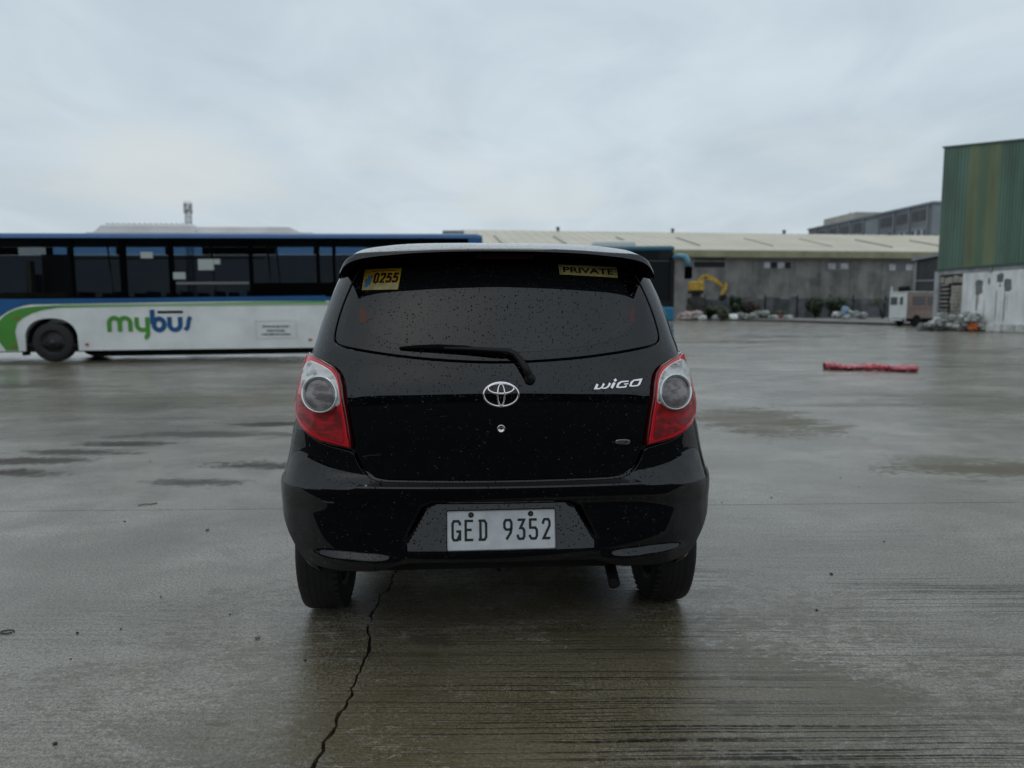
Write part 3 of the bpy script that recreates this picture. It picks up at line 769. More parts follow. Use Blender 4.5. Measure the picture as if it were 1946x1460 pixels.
for s_ in (-1, 1):
    mb = MB(); L_ = exx(1336) - exx(1309); cx_ = (exx(1336) + exx(1309)) / 2; zc_, hr = exz(572), .42; pts = []
    rows = []
    for k in range(25):
        t = 2 * math.pi * k / 24; x_ = math.copysign(L_ / 2 - hr, math.cos(t)) + hr * math.cos(t); z_ = hr * math.sin(t)
        rows.append([(cx_ + x_, s_ * .75 - .22, zc_ + z_), (cx_ + x_, s_ * .75 + .22, zc_ + z_)])
    mb.grid(rows); n = len(mb.v)
    mb.f.append(tuple(range(0, 48, 2))); mb.sm.append(False); mb.mi.append(0); mb.f.append(tuple(range(1, 49, 2))[::-1]); mb.sm.append(False); mb.mi.append(0)
    mb.build('track', M_DSTEEL, ex)
ZD = exz(572) - .42
sk = thing('steel_container', 'dark rusty steel box container carrying the yellow excavator', 'container', (ex0, 86, 0))
mb = MB(); mb.bbox((exx(1309), -1.2, 0.0), (exx(1338), 1.2, ZD)); mb.build('box', M_DSTEEL, sk)
for k in range(9):
    xx = exx(1309) + (exx(1338) - exx(1309)) * (k + .5) / 9; mb = MB(); mb.bbox((xx - .04, -1.27, .02), (xx + .04, -1.202, ZD - .02)); mb.build('rib', M_DSTEEL, sk)

# ------------------------------------------------------------------ far grey block and lattice mast
GX = lambda Y: at(1768, 500, 150).x + (Y - 150) * ((at(1537, 500, 199).x - at(1768, 500, 150).x) / 49)
gb = thing('office_block', 'grey multi-storey block with rows of dark open bays far behind the warehouse', 'building', (GX(150), 150, 0))
M_GREY = mat('grey_render', (.16, .175, .19), .7, var=(.2, .12)); M_GREYL = mat('light_grey_render', (.20, .225, .25), .7, var=(.2, .1)); M_BAY = mat('dark_bay', (.035, .036, .04), .4, var=(.6, .4))
gd = Vector((GX(199) - GX(150), 49, 0)).normalized(); gn = Vector((gd.y, -gd.x, 0)); GO = Vector((GX(150), 150, 0))
def gbx(name, a0, a1, n0, n1, z0, z1, m, parent=gb):
    P_ = lambda a, n_, z: tuple(gd * a + gn * n_ + Vector((0, 0, z)))
    mb = MB(); mb.add([P_(a0, n0, z0), P_(a1, n0, z0), P_(a1, n1, z0), P_(a0, n1, z0), P_(a0, n0, z1), P_(a1, n0, z1), P_(a1, n1, z1), P_(a0, n1, z1)],
           [(0, 3, 2, 1), (4, 5, 6, 7), (0, 1, 5, 4), (1, 2, 6, 5), (2, 3, 7, 6), (3, 0, 4, 7)]); return mb.build(name, m, parent)
ZT = at(1768, 387, 150).z
gbx('wall', 0, 50, 0, 18, 0, ZT, M_GREY); gbx('end_wall', -.12, -.003, -.1, 18, 0, ZT - .3, M_GREYL); gbx('parapet', -.3, 50.2, -.35, 18.2, ZT + .003, ZT + .45, M_GREYL)
def ga(u):
    p = onplane(u, 420, GO, gd); return (p - GO).dot(gd)
z0, z1 = at(1750, 418, 152).z, at(1750, 398, 152).z
for (ua, ub, mm) in [(1762, 1733, M_BAY), (1727, 1704, M_BAY), (1698, 1674, M_BAY), (1671, 1646, M_GREYL), (1641, 1622, M_BAY), (1616, 1598, M_BAY), (1593, 1577, M_BAY), (1572, 1555, M_BAY), (1551, 1541, M_BAY)]:
    a0, a1 = ga(ua), ga(ub)
    if mm is M_GREYL: gbx('infill_panel', a0, a1, -.2, -.003, z0 - 3.5, z1, mm); continue
    o = gbx('window_bay', a0, a1, -.06, -.003, z0, z1, mm)
    for q in range(1, 4): gbx('mullion', a0 + (a1 - a0) * q / 4 - .05, a0 + (a1 - a0) * q / 4 + .05, -.12, -.063, z0, z1, M_GREY, o)
    gbx('column', a0 - .45, a0 - .05, -.3, -.003, 0, z1 + .8, M_GREYL)
    o = gbx('window_bay', a0, a1, -.06, -.003, z0 - 4.3, z0 - 1.3, M_GREYL)
    for q in range(5): gbx('pane', a0 + (a1 - a0) * (q + .2) / 5, a0 + (a1 - a0) * (q + .75) / 5, -.1, -.063, z0 - 3.4, z0 - 1.9, M_PANE if q % 2 else M_BAY, o)
mb = MB(); c = Vector((GX(185), 185, 0)) - GO
ph = gbx('stair_tower', 31, 46, 2, 10, ZT + .46, at(1560, 412, 190).z, mat('beige_render', (.40, .37, .33), .7, var=(.3, .15)))

gbx('aerial', 37, 37.15, 4, 4.15, at(1560, 414, 190).z + .01, at(1560, 406, 190).z, M_BAY)

tw = thing('telecom_mast', 'slim grey lattice mast with antenna cluster above the blue bus roof', 'mast', (at(358, 415, 300).x, 300, 0))
M_MAST = mat('mast_steel', (.20, .21, .235), .6)
tz = at(358, 377, 300).z
for sx in (-1, 1):
    for sy in (-1, 1):
        mb = MB(); mb.tube([(sx * 1.3, sy * 1.3, 0), (sx * .9, sy * .9, tz - 1)], .10, 6); mb.build('leg', M_MAST, tw)
mb = MB(); z = 1
while z < tz - 3:
    f0, f1 = 1.3 - .4 * z / tz, 1.3 - .4 * (z + 2.2) / tz
    for (ax, ay, bx_, by) in ((-1, -1, 1, -1), (1, -1, 1, 1), (1, 1, -1, 1), (-1, 1, -1, -1)):
        mb.tube([(ax * f0, ay * f0, z), (bx_ * f1, by * f1, z + 2.2)], .09, 4, False); mb.tube([(bx_ * f0, by * f0, z), (ax * f1, ay * f1, z + 2.2)], .09, 4, False)
    z += 2.2
mb.build('bracing', M_MAST, tw)['kind'] = 'stuff'
for k in range(8):
    t = k * math.pi / 4; mb = MB(); mb.box((1.5 * math.cos(t), 1.5 * math.sin(t), tz - 3 - (k % 2) * 2.2), (.4, .4, 2.0)); mb.build('antenna_panel', mat('antenna_grey', (.26, .27, .29), .5), tw)
mb = MB(); mb.lathe([(0, 0), (0, 1.5), (.15, 1.5), (.15, 0)], 'Z', (0, 0, tz - 4.7), 16); mb.build('platform', M_MAST, tw)

# ------------------------------------------------------------------ dark grey shed
sh = thing('grey_shed', 'dark grey sheet shed with light sloping roof edge behind the van', 'shed', (at(1737, 560, 64).x, 64, 0), R(-31))
M_SHED = mat('shed_sheet', (.055, .056, .06), .6, var=(.4, .25)); M_SHEDR = mat('shed_roof', (.26, .27, .28), .5, var=(.5, .15))
sd_ = Vector((math.cos(R(31)), -math.sin(R(31)), 0)); s1_ = onplane(1783, 560, sh.location, sd_); za, zb = at(1737, 497, 64).z, onplane(1783, 483, sh.location, sd_).z; wx = (s1_ - sh.location).length
mb = MB(); mb.add([(0, 0, 0), (wx * 2, 0, 0), (wx * 2, 12, 0), (0, 12, 0), (0, 0, za), (wx * 2, 0, zb * 2 - za), (wx * 2, 12, zb * 2 - za), (0, 12, za)], [(0, 1, 5, 4), (1, 2, 6, 5), (2, 3, 7, 6), (3, 0, 4, 7), (4, 5, 6, 7)]); mb.build('wall', M_SHED, sh)
mb = MB(); mb.add([(-.3, -.4, za + .03), (wx * 2, -.4, zb * 2 - za + .03), (wx * 2, 12.3, zb * 2 - za + .03), (-.3, 12.3, za + .03), (-.3, -.4, za + .30), (wx * 2, -.4, zb * 2 - za + .30), (wx * 2, 12.3, zb * 2 - za + .30), (-.3, 12.3, za + .30)], [(0, 3, 2, 1), (0, 1, 5, 4), (3, 0, 4, 7), (4, 5, 6, 7), (2, 3, 7, 6)]); mb.build('roof', M_SHEDR, sh)
mb = MB(); mb.bbox((-.08, -.08, 0), (.08, -.003, za)); mb.build('corner_post', M_SHEDR, sh)
for k in range(12): mb = MB(); mb.bbox((wx * 2 * (k + .5) / 12 - .03, -.05, 0.02), (wx * 2 * (k + .5) / 12 + .03, -.003, za - .05)); mb.build('sheet_rib', M_SHED, sh)
mb = MB(); mb.bbox((.0, -.06, za - 1.75), (wx * 2, -.052, za - 1.62)); mb.build('rail', M_SHEDR, sh)

# ------------------------------------------------------------------ green corrugated building
G0 = Vector((at(1775, 628, 44).x + .12, 44, 0)); GD = Vector((.08, -1, 0)).normalized(); GNn = Vector((-1, -.08, 0)).normalized()
gs = thing('green_building', 'green corrugated shed on a peeling white wall at the right edge', 'building', tuple(G0))
def gp(a, n_, z): return GD * a + GNn * n_ + Vector((0, 0, z))
def gz(u, v): return onplane(u, v, G0, GD).z
def gaa(u, v=560): return (onplane(u, v, G0, GD) - G0).dot(GD)
zt0, zt1 = gz(1790, 285), gz(1944, 270); aR = gaa(1944, 400)
ztop = lambda a: zt0 + (zt1 - zt0) * a / aR
ZB = gz(1785, 512); LEN = 20.0
M_GRN = [mat('green_sheet_a', (.115, .19, .145), .5, var=(.8, .25, (1, 1, .2))), mat('green_sheet_b', (.10, .175, .13), .5, var=(.8, .25, (1, 1, .2))), mat('faded_olive_sheet', (.18, .215, .12), .5, var=(.8, .25, (1, 1, .2))), mat('dull_green_sheet', (.13, .19, .12), .5, var=(.8, .25, (1, 1, .2)))]
edges = [gaa(u, 400) for u in (1789, 1812, 1838, 1857, 1876, 1897, 1921, 1945)] + [aR + 1.2 * k for k in range(1, 11)]
pick = [0, 1, 2, 3, 2, 0, 1, 1, 0, 0, 1, 0, 1, 0, 1, 0, 1, 0]
for i in range(len(edges) - 1):
    a0, a1 = edges[i], edges[i + 1]; k = max(4, int(round((a1 - a0) / .26))) * 4; lo = []; hi = []
    for j in range(k + 1):
        a = a0 + (a1 - a0) * j / k; n_ = .09 if j % 4 in (1, 2) else 0.0
        lo.append(gp(a, n_, ZB)); hi.append(gp(a, n_, ztop(a)))
    mb = MB(); mb.grid([lo, hi], False); mb.build('corrugated_sheet', M_GRN[pick[i]], gs)
E_ = edges[-1]; e0 = edges[0]
def gbox(name, a0, a1, n0, n1, z0, z1, m, parent=gs, z1b=None):
    z1b = z1 if z1b is None else z1b
    mb = MB(); P_ = gp
    mb.add([P_(a0, n0, z0), P_(a1, n0, z0), P_(a1, n1, z0), P_(a0, n1, z0), P_(a0, n0, z1), P_(a1, n0, z1b), P_(a1, n1, z1b), P_(a0, n1, z1)],
           [(0, 1, 2, 3), (4, 7, 6, 5), (0, 4, 5, 1), (1, 5, 6, 2), (2, 6, 7, 3), (3, 7, 4, 0)]); return mb.build(name, m, parent)
M_GTRIM = mat('green_trim', (.035, .07, .055), .5)
mb = MB(); a_, b_ = e0 - .05, E_
mb.add([gp(a_, -16, ztop(a_) + .01), gp(b_, -16, ztop(b_) + .01), gp(b_, .12, ztop(b_) + .01), gp(a_, .12, ztop(a_) + .01), gp(a_, -16, ztop(a_) + .12), gp(b_, -16, ztop(b_) + .12), gp(b_, .12, ztop(b_) + .12), gp(a_, .12, ztop(a_) + .12)], [(0, 1, 2, 3), (4, 7, 6, 5), (0, 4, 5, 1), (1, 5, 6, 2), (2, 6, 7, 3), (3, 7, 4, 0)])
mb.build('roof', M_GTRIM, gs)
gbox('base_flashing', e0, E_, .005, .09, ZB - .12, ZB - .003, M_GTRIM)
gbox('back_wall', e0, e0 + .1, -16, -.02, 0, ztop(e0) - .02, M_GRN[1])
M_WHITE = stained('peeling_whitewash', (.88, .885, .87), (.58, .59, .58), (1.5, 1.5, .35), .75)
M_LINTEL = stained('grey_lintel', (.36, .37, .40), (.20, .20, .20), (1.5, 1.5, 1.5), .75)
gbox('lintel', e0 + .05, E_, -.25, .02, gz(1828, 520), ZB - .125, M_LINTEL)
a_w = gaa(1829); gbox('wall', a_w, E_, -.25, .03, .28, gz(1829, 520) - .005, M_WHITE)
gbox('footing', a_w, E_, -.25, .0, 0, .275, mat('dark_footing', (.06, .055, .05), .9))
gbox('post', gaa(1776), gaa(1784), -.1, .06, 0, ZB - .13, M_LINTEL)
gbox('post', gaa(1880), gaa(1884), .032, .10, gz(1882, 518), ZB - .13, M_LINTEL)
gbox('inner_wall', e0 + .2, a_w - .01, -1.4, -1.2, 0, gz(1829, 520) - .01, M_VOID)
M_PLANK = mat('stacked_plank', (.20, .195, .175), .8, var=(2, .4)); M_BLOCK = stained('hollow_block', (.34, .32, .27), (.17, .16, .13), (1.5, 1.5, 1.5), .85)
ap0, ap1, ap2, ap3 = gaa(1784), gaa(1800), gaa(1805), gaa(1828)
for k in range(11):
    z = .15 + k * .245; gbox('plank', ap0, ap1, -.9, -.05 - .05 * (k % 2), z, z + .13, M_PLANK)
for k in range(12):
    z = .05 + k * .215
    for j in range(3):
        aa = ap2 + (ap3 - ap2) * (j + (0 if k % 2 else .0)) / 3; gbox('concrete_block', aa + .01, aa + (ap3 - ap2) / 3 - .01, -.5, -.06 + rs.uniform(-.03, .03), z, z + .195, M_BLOCK)
for j in range(5):
    aa = ap0 + (ap3 - ap0) * j / 5; gbox('rubble_stone', aa, aa + (ap3 - ap0) / 5 - .03, -.4, -.02 + rs.uniform(-.05, .05), 2.75 + rs.uniform(-.05, .05), gz(1810, 522) - .02 - rs.uniform(0, .2), M_BLOCK)
mb = MB(); a_ = E_ - .01
mb.add([gp(a_, -16, 0), gp(a_, -.26, 0), gp(a_, -.26, ztop(E_)), gp(a_, -16, ztop(E_)), gp(a_ - .15, -16, 0), gp(a_ - .15, -.26, 0), gp(a_ - .15, -.26, ztop(E_)), gp(a_ - .15, -16, ztop(E_))], [(0, 1, 2, 3), (7, 6, 5, 4), (0, 4, 5, 1), (1, 5, 6, 2), (2, 6, 7, 3), (3, 7, 4, 0)])
mb.build('end_wall', M_GRN[1], gs)
# peeled patches and rust runs on the white wall
M_PEEL = stained('bare_cement_patch', (.22, .22, .21), (.11, .11, .105), (3, 3, 3), .85); M_RUN = mat('rain_streak', (.20, .185, .17), .8, var=(3, .3))
def patch(u0, u1, v0, v1, m, seed, name='peeled_patch'):
    rr = random.Random(seed); a0, a1 = gaa(u0), gaa(u1); z0, z1 = gz((u0 + u1) / 2, v1), gz((u0 + u1) / 2, v0); pts = []
    for k in range(16):
        t = 2 * math.pi * k / 16; f = rr.uniform(.82, 1.1); c_, s_ = math.cos(t), math.sin(t)
        pts.append(gp((a0 + a1) / 2 + (a1 - a0) / 2 * math.copysign(abs(c_) ** .6, c_) * f, 0, (z0 + z1) / 2 + (z1 - z0) / 2 * math.copysign(abs(s_) ** .6, s_) * f))
    mb = MB(); off = GNn * .035; o2 = GNn * .026
    mb.add([p + off for p in pts] + [p + o2 for p in pts], [tuple(range(16))] + [(i, 16 + i, 16 + (i + 1) % 16, (i + 1) % 16) for i in range(16)]); mb.build(name, m, gs)
patch(1853, 1868, 531, 562, M_PEEL, 1); patch(1877, 1881, 528, 542, M_PEEL, 2); patch(1893, 1907, 519, 537, M_PEEL, 3); patch(1908, 1923, 528, 556, M_PEEL, 4); patch(1899, 1902, 540, 546, M_PEEL, 5)
for (u0, u1, v0, v1) in ((1856, 1859.5, 560, 592), (1861, 1862, 562, 580), (1909, 1912, 554, 612), (1915, 1916, 556, 596), (1894, 1895.5, 548, 610), (1872, 1873, 570, 615)): patch(u0, u1, v0, v1, M_RUN, int(u0), 'rust_streak')

# ------------------------------------------------------------------ pink and white van
hA = R(-69)   # heading: away and to the right
B = gnd(1722, 621)
vn = thing('utility_van', 'boxy van, white rear doors and pink side, parked before the grey shed', 'van', (B.x, B.y, 0), hA)
# local: +y heading, x right ; rear-right... the near rear corner at origin; body spans x -1.55..0
M_VW = mat('van_white', (.62, .65, .64), .4, coat=.3, var=(2, .08)); M_VP = mat('van_pink', (.42, .29, .26), .45, coat=.2, var=(1.5, .12)); M_VG = mat('van_glass', (.02, .022, .022), .1, coat=.5)
vzt = 2.45; W_ = 1.5
# visible side is the right one (x=0); rear face y=0
def vb(name, a, b_, m, parent=vn, bv=.03):
    mb = MB(); mb.bbox(a, b_); o = mb.build(name, m, parent)
    if bv: bevel(o, bv)
    return o
vb('body', (-W_, .03, .55), (0, 3.4, vzt - .06), M_VP, bv=.06); vb('roof', (-W_ - .02, 0, vzt - .055), (.02, 3.45, vzt + .03), M_VW)
vb('cab', (-W_, 3.41, .55), (0, 4.3, 1.5), M_VP); vb('windscreen', (-W_ + .05, 3.41, 1.505), (-.05, 3.8, 2.2), M_VG)
for k in (0, 1):
    d = vb('rear_door', (-W_ + .02 + k * .735, -.02, .6), (-W_ + .745 + k * .735, .025, vzt - .08), M_VW, bv=.01)
    x0 = -W_ + (.12 if k == 0 else .90); x1 = -W_ + (.68 if k == 0 else 1.15)
    vb('window', (x0, -.045, 1.55), (x1, -.022, 2.1), M_VG, d, .01)
vb('bumper', (-W_ - .02, -.16, .42), (.02, -.03, .54), M_VW, bv=.02); vb('tail_lamp', (-.22, -.19, .44), (-.05, -.165, .52), mat('dull_red_lens', (.30, .03, .02), .3), bv=0); vb('tail_lamp', (-W_ + .05, -.19, .44), (-W_ + .22, -.165, .52), MATS['dull_red_lens'], bv=0)
for y0 in (.55, 2.0):
    w_ = vb('side_window', (.003, y0, 1.55), (.02, y0 + 1.15, 2.1), M_VG, bv=0); vb('window_frame', (.003, y0 - .08, 1.47), (.012, y0 + 1.23, 2.18), mat('van_trim', (.33, .22, .20), .5), bv=0)
vb('side_moulding', (.003, .2, 1.28), (.03, 3.3, 1.34), MATS['van_trim'], bv=0)
for (x_, y_) in ((-.12, .95), (-W_ + .12, .95), (-.12, 3.5), (-W_ + .12, 3.5)):
    mb = MB(); mb.lathe([(-.1, .0), (-.1, .30), (-.08, .34), (.08, .34), (.1, .30), (.1, .0)], 'X', (x_, y_, .34), 24); wl = mb.build('wheel', M_RUBBER, vn)
    mb = MB(); mb.lathe([(-.112, .0), (-.112, .18), (.112, .18), (.112, .0)], 'X', (x_, y_, .34), 20); mb.build('rim', M_ALLOY, wl)
mb = MB(); mb.lathe([(.003, .0), (.003, .42)], 'X', (0, .95, .42), 24); mb.build('wheel_arch', M_VOID, vn)
vb('chassis', (-W_ + .2, .2, .35), (-.2, 3.9, .54), M_VOID, bv=0)
vb('rack_post', (-W_ + .02, .05, vzt + .035), (-W_ + .12, .12, vzt + .42), M_VW, bv=0)
sack((B.x + .15, B.y + .75, vzt + .22), .5, M_VOID, 'dark bundle tied on the roof of the pink van', None, 400, 'roof_load', 'bundle', (1, .8, .4))
# ------------------------------------------------------------------ blue white city bus
YW = math.atan(.093)
P0b = Vector((-11.36, 17.82, 0))
bd = Vector((math.cos(YW), math.sin(YW), 0))
def bx(u, v=600):
    p = onplane(u, v, P0b, bd); return (p - P0b).dot(bd)
def bz(u, v): return onplane(u, v, P0b, bd).z
bus = thing('city_bus', 'long blue and white low-floor bus parked across the yard behind the car', 'bus', tuple(P0b))
bus.rotation_euler = (0, R(-.30), YW)
XF, XR = -2.75, bx(918, 460)
BW = 2.5
M_BLUEP = mat('bus_blue', (.010, .095, .26), .35, coat=.5, var=(1, .12)); M_WHITEP = mat('bus_white', (.80, .82, .80), .4, coat=.3, var=(.8, .12)); M_GREENP = mat('bus_green', (.075, .30, .04), .4, coat=.3, var=(1, .1))
M_LGREEN = mat('bus_pale_green', (.30, .50, .26), .4, coat=.3); M_BRUB = mat('bus_rubber_black', (.003, .003, .0035), .6, spec=.0)
ZR, ZWT, ZWB, ZBB, ZS = 3.17, 3.02, 1.555, 1.455, .27
def bglass(name, tint, alpha):
    m = mat(name, tint, .04, coat=1.0); m.node_tree.nodes['Principled BSDF'].inputs['Alpha'].default_value = alpha; return m
def tglass(name, T):
    m = bpy.data.materials.new(name); m.use_nodes = True; t = m.node_tree; t.nodes.clear(); h = N(t)
    tr = h.new('ShaderNodeBsdfTransparent', {0: (*T, 1)}); gl_ = h.new('ShaderNodeBsdfGlossy', {0: (1, 1, 1, 1), 'Roughness': .03}); fr = h.new('ShaderNodeFresnel', {0: 1.35})
    mx = h.new('ShaderNodeMixShader', {0: fr.outputs[0], 1: tr.outputs[0], 2: gl_.outputs[0]}); o = h.new('ShaderNodeOutputMaterial'); t.links.new(mx.outputs[0], o.inputs[0]); return m
M_BG = tglass('bus_window_glass', (.60, .62, .63)); M_BGF = tglass('bus_far_film', (.20, .22, .24)); M_BGU = tglass('bus_far_blue_glass', (.34, .50, .68))
def bb(name, x0, x1, y0, y1, z0, z1, m, parent=bus, bv=0):
    mb = MB(); mb.bbox((x0, y0, z0), (x1, y1, z1)); o = mb.build(name, m, parent)
    if bv: bevel(o, bv, 3)
    return o
# roof shell
rows = []
for k in range(13):
    t = math.pi * k / 12; c_, s_ = math.cos(t), math.sin(t)
    yy = BW / 2 - BW / 2 * math.copysign(abs(c_) ** .25, c_); zz = ZR - .14 + .14 * abs(s_) ** .45
    rows.append([(XF, yy, zz), (XF + .12, yy, zz + .0), (XR - .15, yy, zz), (XR, yy, zz - .05)])
mb = MB(); mb.grid(rows); mb.build('roof', M_BLUEP, bus)
bb('roof_rail', XF + .02, XR - .02, 0, .05, ZWT, ZR - .14, M_BLUEP); bb('roof_rail', XF + .02, XR - .02, BW - .05, BW, ZWT, ZR - .14, M_BLUEP)
bb('rear_panel', XR - .06, XR, .0, BW, .5, ZR - .15, M_BLUEP); bb('front_panel', XF, XF + .06, .0, BW, ZS, 1.3, M_GREENP); bb('windscreen', XF + .005, XF + .04, .06, BW - .06, 1.31, ZWT, M_BG)
bb('rear_pillar', bx(891, 470), XR - .062, 0, .06, ZWB, ZWT - .004, M_BLUEP)
bb('ceiling', XF + .1, XR - .1, .06, BW - .06, ZWT - .01, ZWT + .04, mat('bus_ceiling', (.12, .12, .12), .7))
bb('floor', XF + .1, XR - .1, .06, BW - .06, .38, .44, M_VOID)
# lower side panels with wheel openings, near side
def lower(y0, y1, nm):
    mb = MB(); xs = [XF]; WR = .575
    arches = [0.0, 7.1]
    pts = [(XF, ZS)]
    for ax in arches:
        for k in range(17):
            t = math.pi - math.pi * k / 16; c_, s_ = math.cos(t), math.sin(t)
            pts.append((ax + (WR + .05) * math.copysign(abs(c_) ** .85, c_), max(ZS, .50 + WR * abs(s_) ** .8 - (0 if 0 < k < 16 else .3))))
    pts += [(XR - .07, ZS + .1), (XR - .07, ZBB), (XF, ZBB)]
    n = len(pts)
    mb.add([(x_, y0, z_) for x_, z_ in pts] + [(x_, y1, z_) for x_, z_ in pts], [tuple(range(n)), tuple(range(2 * n - 1, n - 1, -1))] + [(i, n + i, n + (i + 1) % n, (i + 1) % n) for i in range(n)])
    return mb.build(nm, M_WHITEP, bus)
lower(0, .05, 'side_panel'); lower(BW - .05, BW, 'side_panel')
bb('waist_stripe', XF, XR - .07, -.004, .05, ZBB + .003, ZWB, M_BLUEP); bb('waist_stripe', XF, XR - .07, BW - .05, BW + .003, ZBB + .003, ZWB, M_BLUEP)
# swoosh graphics at the front corner, built as thin panels from the picture outline
def bpoly(name, pts, m, y=-.006, parent=bus):
    q = [(bx(u, v), bz(u, v)) for u, v in pts]; mb = MB(); n = len(q)
    mb.add([(x_, y, z_) for x_, z_ in q] + [(x_, y + .004, z_) for x_, z_ in q], [(i, i + 1, n - 2 - i, n - 1 - i) for i in range(n // 2 - 1)] + [(i, n + i, n + (i + 1) % n, (i + 1) % n) for i in range(n)])
    return mb.build(name, m, parent)
# blue field (top edge then bottom edge, pairs)
bpoly('blue_swoosh', [(-60, 569), (-20, 569), (0, 569), (15, 569), (30, 569), (45, 569), (60, 569), (620, 564.5), (620, 572), (60, 578.5), (45, 581), (30, 585.5), (15, 592), (0, 602), (-20, 622), (-60, 668)], M_BLUEP, -.008)
bpoly('green_swoosh', [(-14, 632), (-6, 617), (0, 609), (10, 599), (24, 591), (38, 586.5), (50, 584.5), (70, 582.5), (110, 580.8), (620, 574.5), (620, 577.5), (110, 585), (80, 589.5), (60, 596), (43, 605), (33, 614), (29, 630), (33, 650), (36, 666), (12, 666)], M_GREENP, -.012)
bb('pale_green_line', bx(118), bx(640), -.018, -.013, bz(300, 582.3), bz(300, 578.3), M_LGREEN)
# windows
posts = [(-70, -64), (135, 141), (228, 240), (321, 331), (474, 481), (602, 608), (633, 638), (760, 770), (886, 892)]
near = bb('window_band', XF + .1, bx(892, 500), .052, .058, ZWB + .002, ZWT - .002, M_BG)
near.name = 'window_glass'
for a_, b_ in posts: bb('window_post', bx(a_, 500), bx(b_, 500), .0, .05, ZWB + .002, ZWT - .005, M_BRUB)
bb('window_seal', XF + .1, bx(889, 500), .0, .05, ZWB + .001, ZWB + .03, M_BRUB); bb('window_seal', XF + .1, bx(889, 500), .0, .05, ZWT - .05, ZWT - .002, M_BRUB)
bb('blanked_window', bx(481, 560), bx(892, 560), -.004, .049, ZWB + .032, bz(600, 540), M_BRUB)
# far side
zh0, zh1 = bz(300, 484) - .03, bz(300, 471.5) - .03
FX = lambda u, v=500: (onplane(u, v, P0b + Vector((-bd.y, bd.x, 0)) * BW, bd) - P0b).dot(bd)
FZ = lambda u, v: onplane(u, v, P0b + Vector((-bd.y, bd.x, 0)) * BW, bd).z
bb('far_window', XF + .1, XR - .1, BW - .035, BW - .03, ZWB + .002, FZ(300, 485.5), M_BGF)
for a_, b_ in [(38, 91), (104, 131), (140, 224), (243, 317), (329, 387), (526, 598), (609, 633), (640, 700), (710, 800), (815, 880)]:
    bb('far_window', FX(a_), FX(b_), BW - .035, BW - .03, FZ(300, 485), FZ(300, 471), M_BGU if a_ > 100 else M_BG)
prev = XF + .1
for a_, b_ in [(38, 91), (104, 131), (140, 224), (243, 317), (329, 387), (526, 598), (609, 633), (640, 700), (710, 800), (815, 880)]:
    bb('far_frame', prev, FX(a_) - .002, BW - .045, BW - .005, FZ(300, 485), FZ(300, 471), M_BRUB); prev = FX(b_) + .002
bb('far_frame', prev, XR - .1, BW - .045, BW - .005, FZ(300, 485), FZ(300, 471), M_BRUB)
bb('far_frame', XF + .1, XR - .1, BW - .045, BW - .005, FZ(300, 471) + .002, ZWT - .012, mat('bus_inner_trim', (.07, .065, .06), .6))
# interior
M_SEAT = mat('bus_seat', (.012, .018, .05), .8); M_POLE = mat('grab_pole', (.30, .27, .20), .35, .3)
x = XF + 2.9
while x < XR - 1:
    for y_ in (.25, 1.55):
        s_ = bb('seat', x, x + .45, y_, y_ + .75, .85, .95, M_SEAT); bb('backrest', x + .42, x + .5, y_, y_ + .75, .952, 1.72, M_SEAT, s_); bb('seat_frame', x + .1, x + .35, y_ + .1, y_ + .6, .441, .848, M_VOID, s_)
    x += .82
for u in (103, 178, 384, 497, 515):
    xx = bx(u, 500) ; mb = MB(); mb.tube([(xx - .06, .95, ZWT - .02), (xx + .10, .95, .45)], .022, 8); mb.build('grab_pole', M_POLE, bus)
mb = MB(); mb.tube([(bx(90, 490), 1.3, 2.62), (bx(480, 490), 1.3, 2.62)], .02, 8); mb.build('grab_rail', M_POLE, bus)
M_PAPER = mat('paper_notice', (.42, .46, .44), .8)
for (u0, u1, v0, v1) in ((268, 291, 480, 492), (330, 353, 519, 532), (377, 407, 494, 515), (407, 419, 494, 504)):
    bb('paper_notice', bx(u0, v0), bx(u1, v1), -.004, -.001 + .052, bz(u0, v1), bz(u0, v0), M_PAPER)
bb('grey_bar', bx(336, 539), bx(474, 539), -.006, -.001, bz(400, 542), bz(400, 537.5), mat('dull_bar', (.17, .165, .16), .5))
bb('ticket_box', bx(32, 560), bx(40, 560), .5, .7, ZWB, 2.5, M_POLE); bb('driver_screen', bx(38, 500), bx(96, 500), 1.0, 1.03, 1.2, 2.7, mat('driver_screen', (.05, .06, .065), .3)); bb('yellow_guard', bx(-60, 500), bx(110, 500), .4, .43, ZWB, ZWB + .16, mat('yellow_guard', (.13, .10, .02), .5))
bb('driver_seat', bx(16, 500), bx(30, 500), .7, 1.2, 1.2, 2.2, mat('purple_cover', (.08, .06, .14), .8), bv=.04)
# roof air conditioning unit: two white ribbed housings
M_AC = mat('ac_housing', (.70, .68, .66), .5, var=(1, .1))
ac = bus
def acbox(u0, u1, nm, hh, ends, ribs):
    x0, x1 = bx(u0, 430), bx(u1, 430); z0, z1 = ZR - .01, ZR + hh; e0, e1 = ends; y0, y1 = .42, BW - .42
    mb = MB(); mb.add([(x0, y0, z0), (x1, y0, z0), (x1, y1, z0), (x0, y1, z0), (x0 + e0, y0 + .06, z1), (x1 - e1, y0 + .06, z1), (x1 - e1, y1 - .06, z1), (x0 + e0, y1 - .06, z1)], [(0, 3, 2, 1), (4, 5, 6, 7), (0, 1, 5, 4), (1, 2, 6, 5), (2, 3, 7, 6), (3, 0, 4, 7)])
    o = bevel(mb.build(nm, M_AC, bus), .05, 3)
    if ribs:
        a = e0 + .1
        while a < x1 - x0 - e1 - .1:
            rb = MB(); rb.bbox((x0 + a, y0 + .12, z1 - .02), (x0 + a + .05, y1 - .12, z1 + .035)); rb.build('rib', M_AC, o); a += .13
    return o
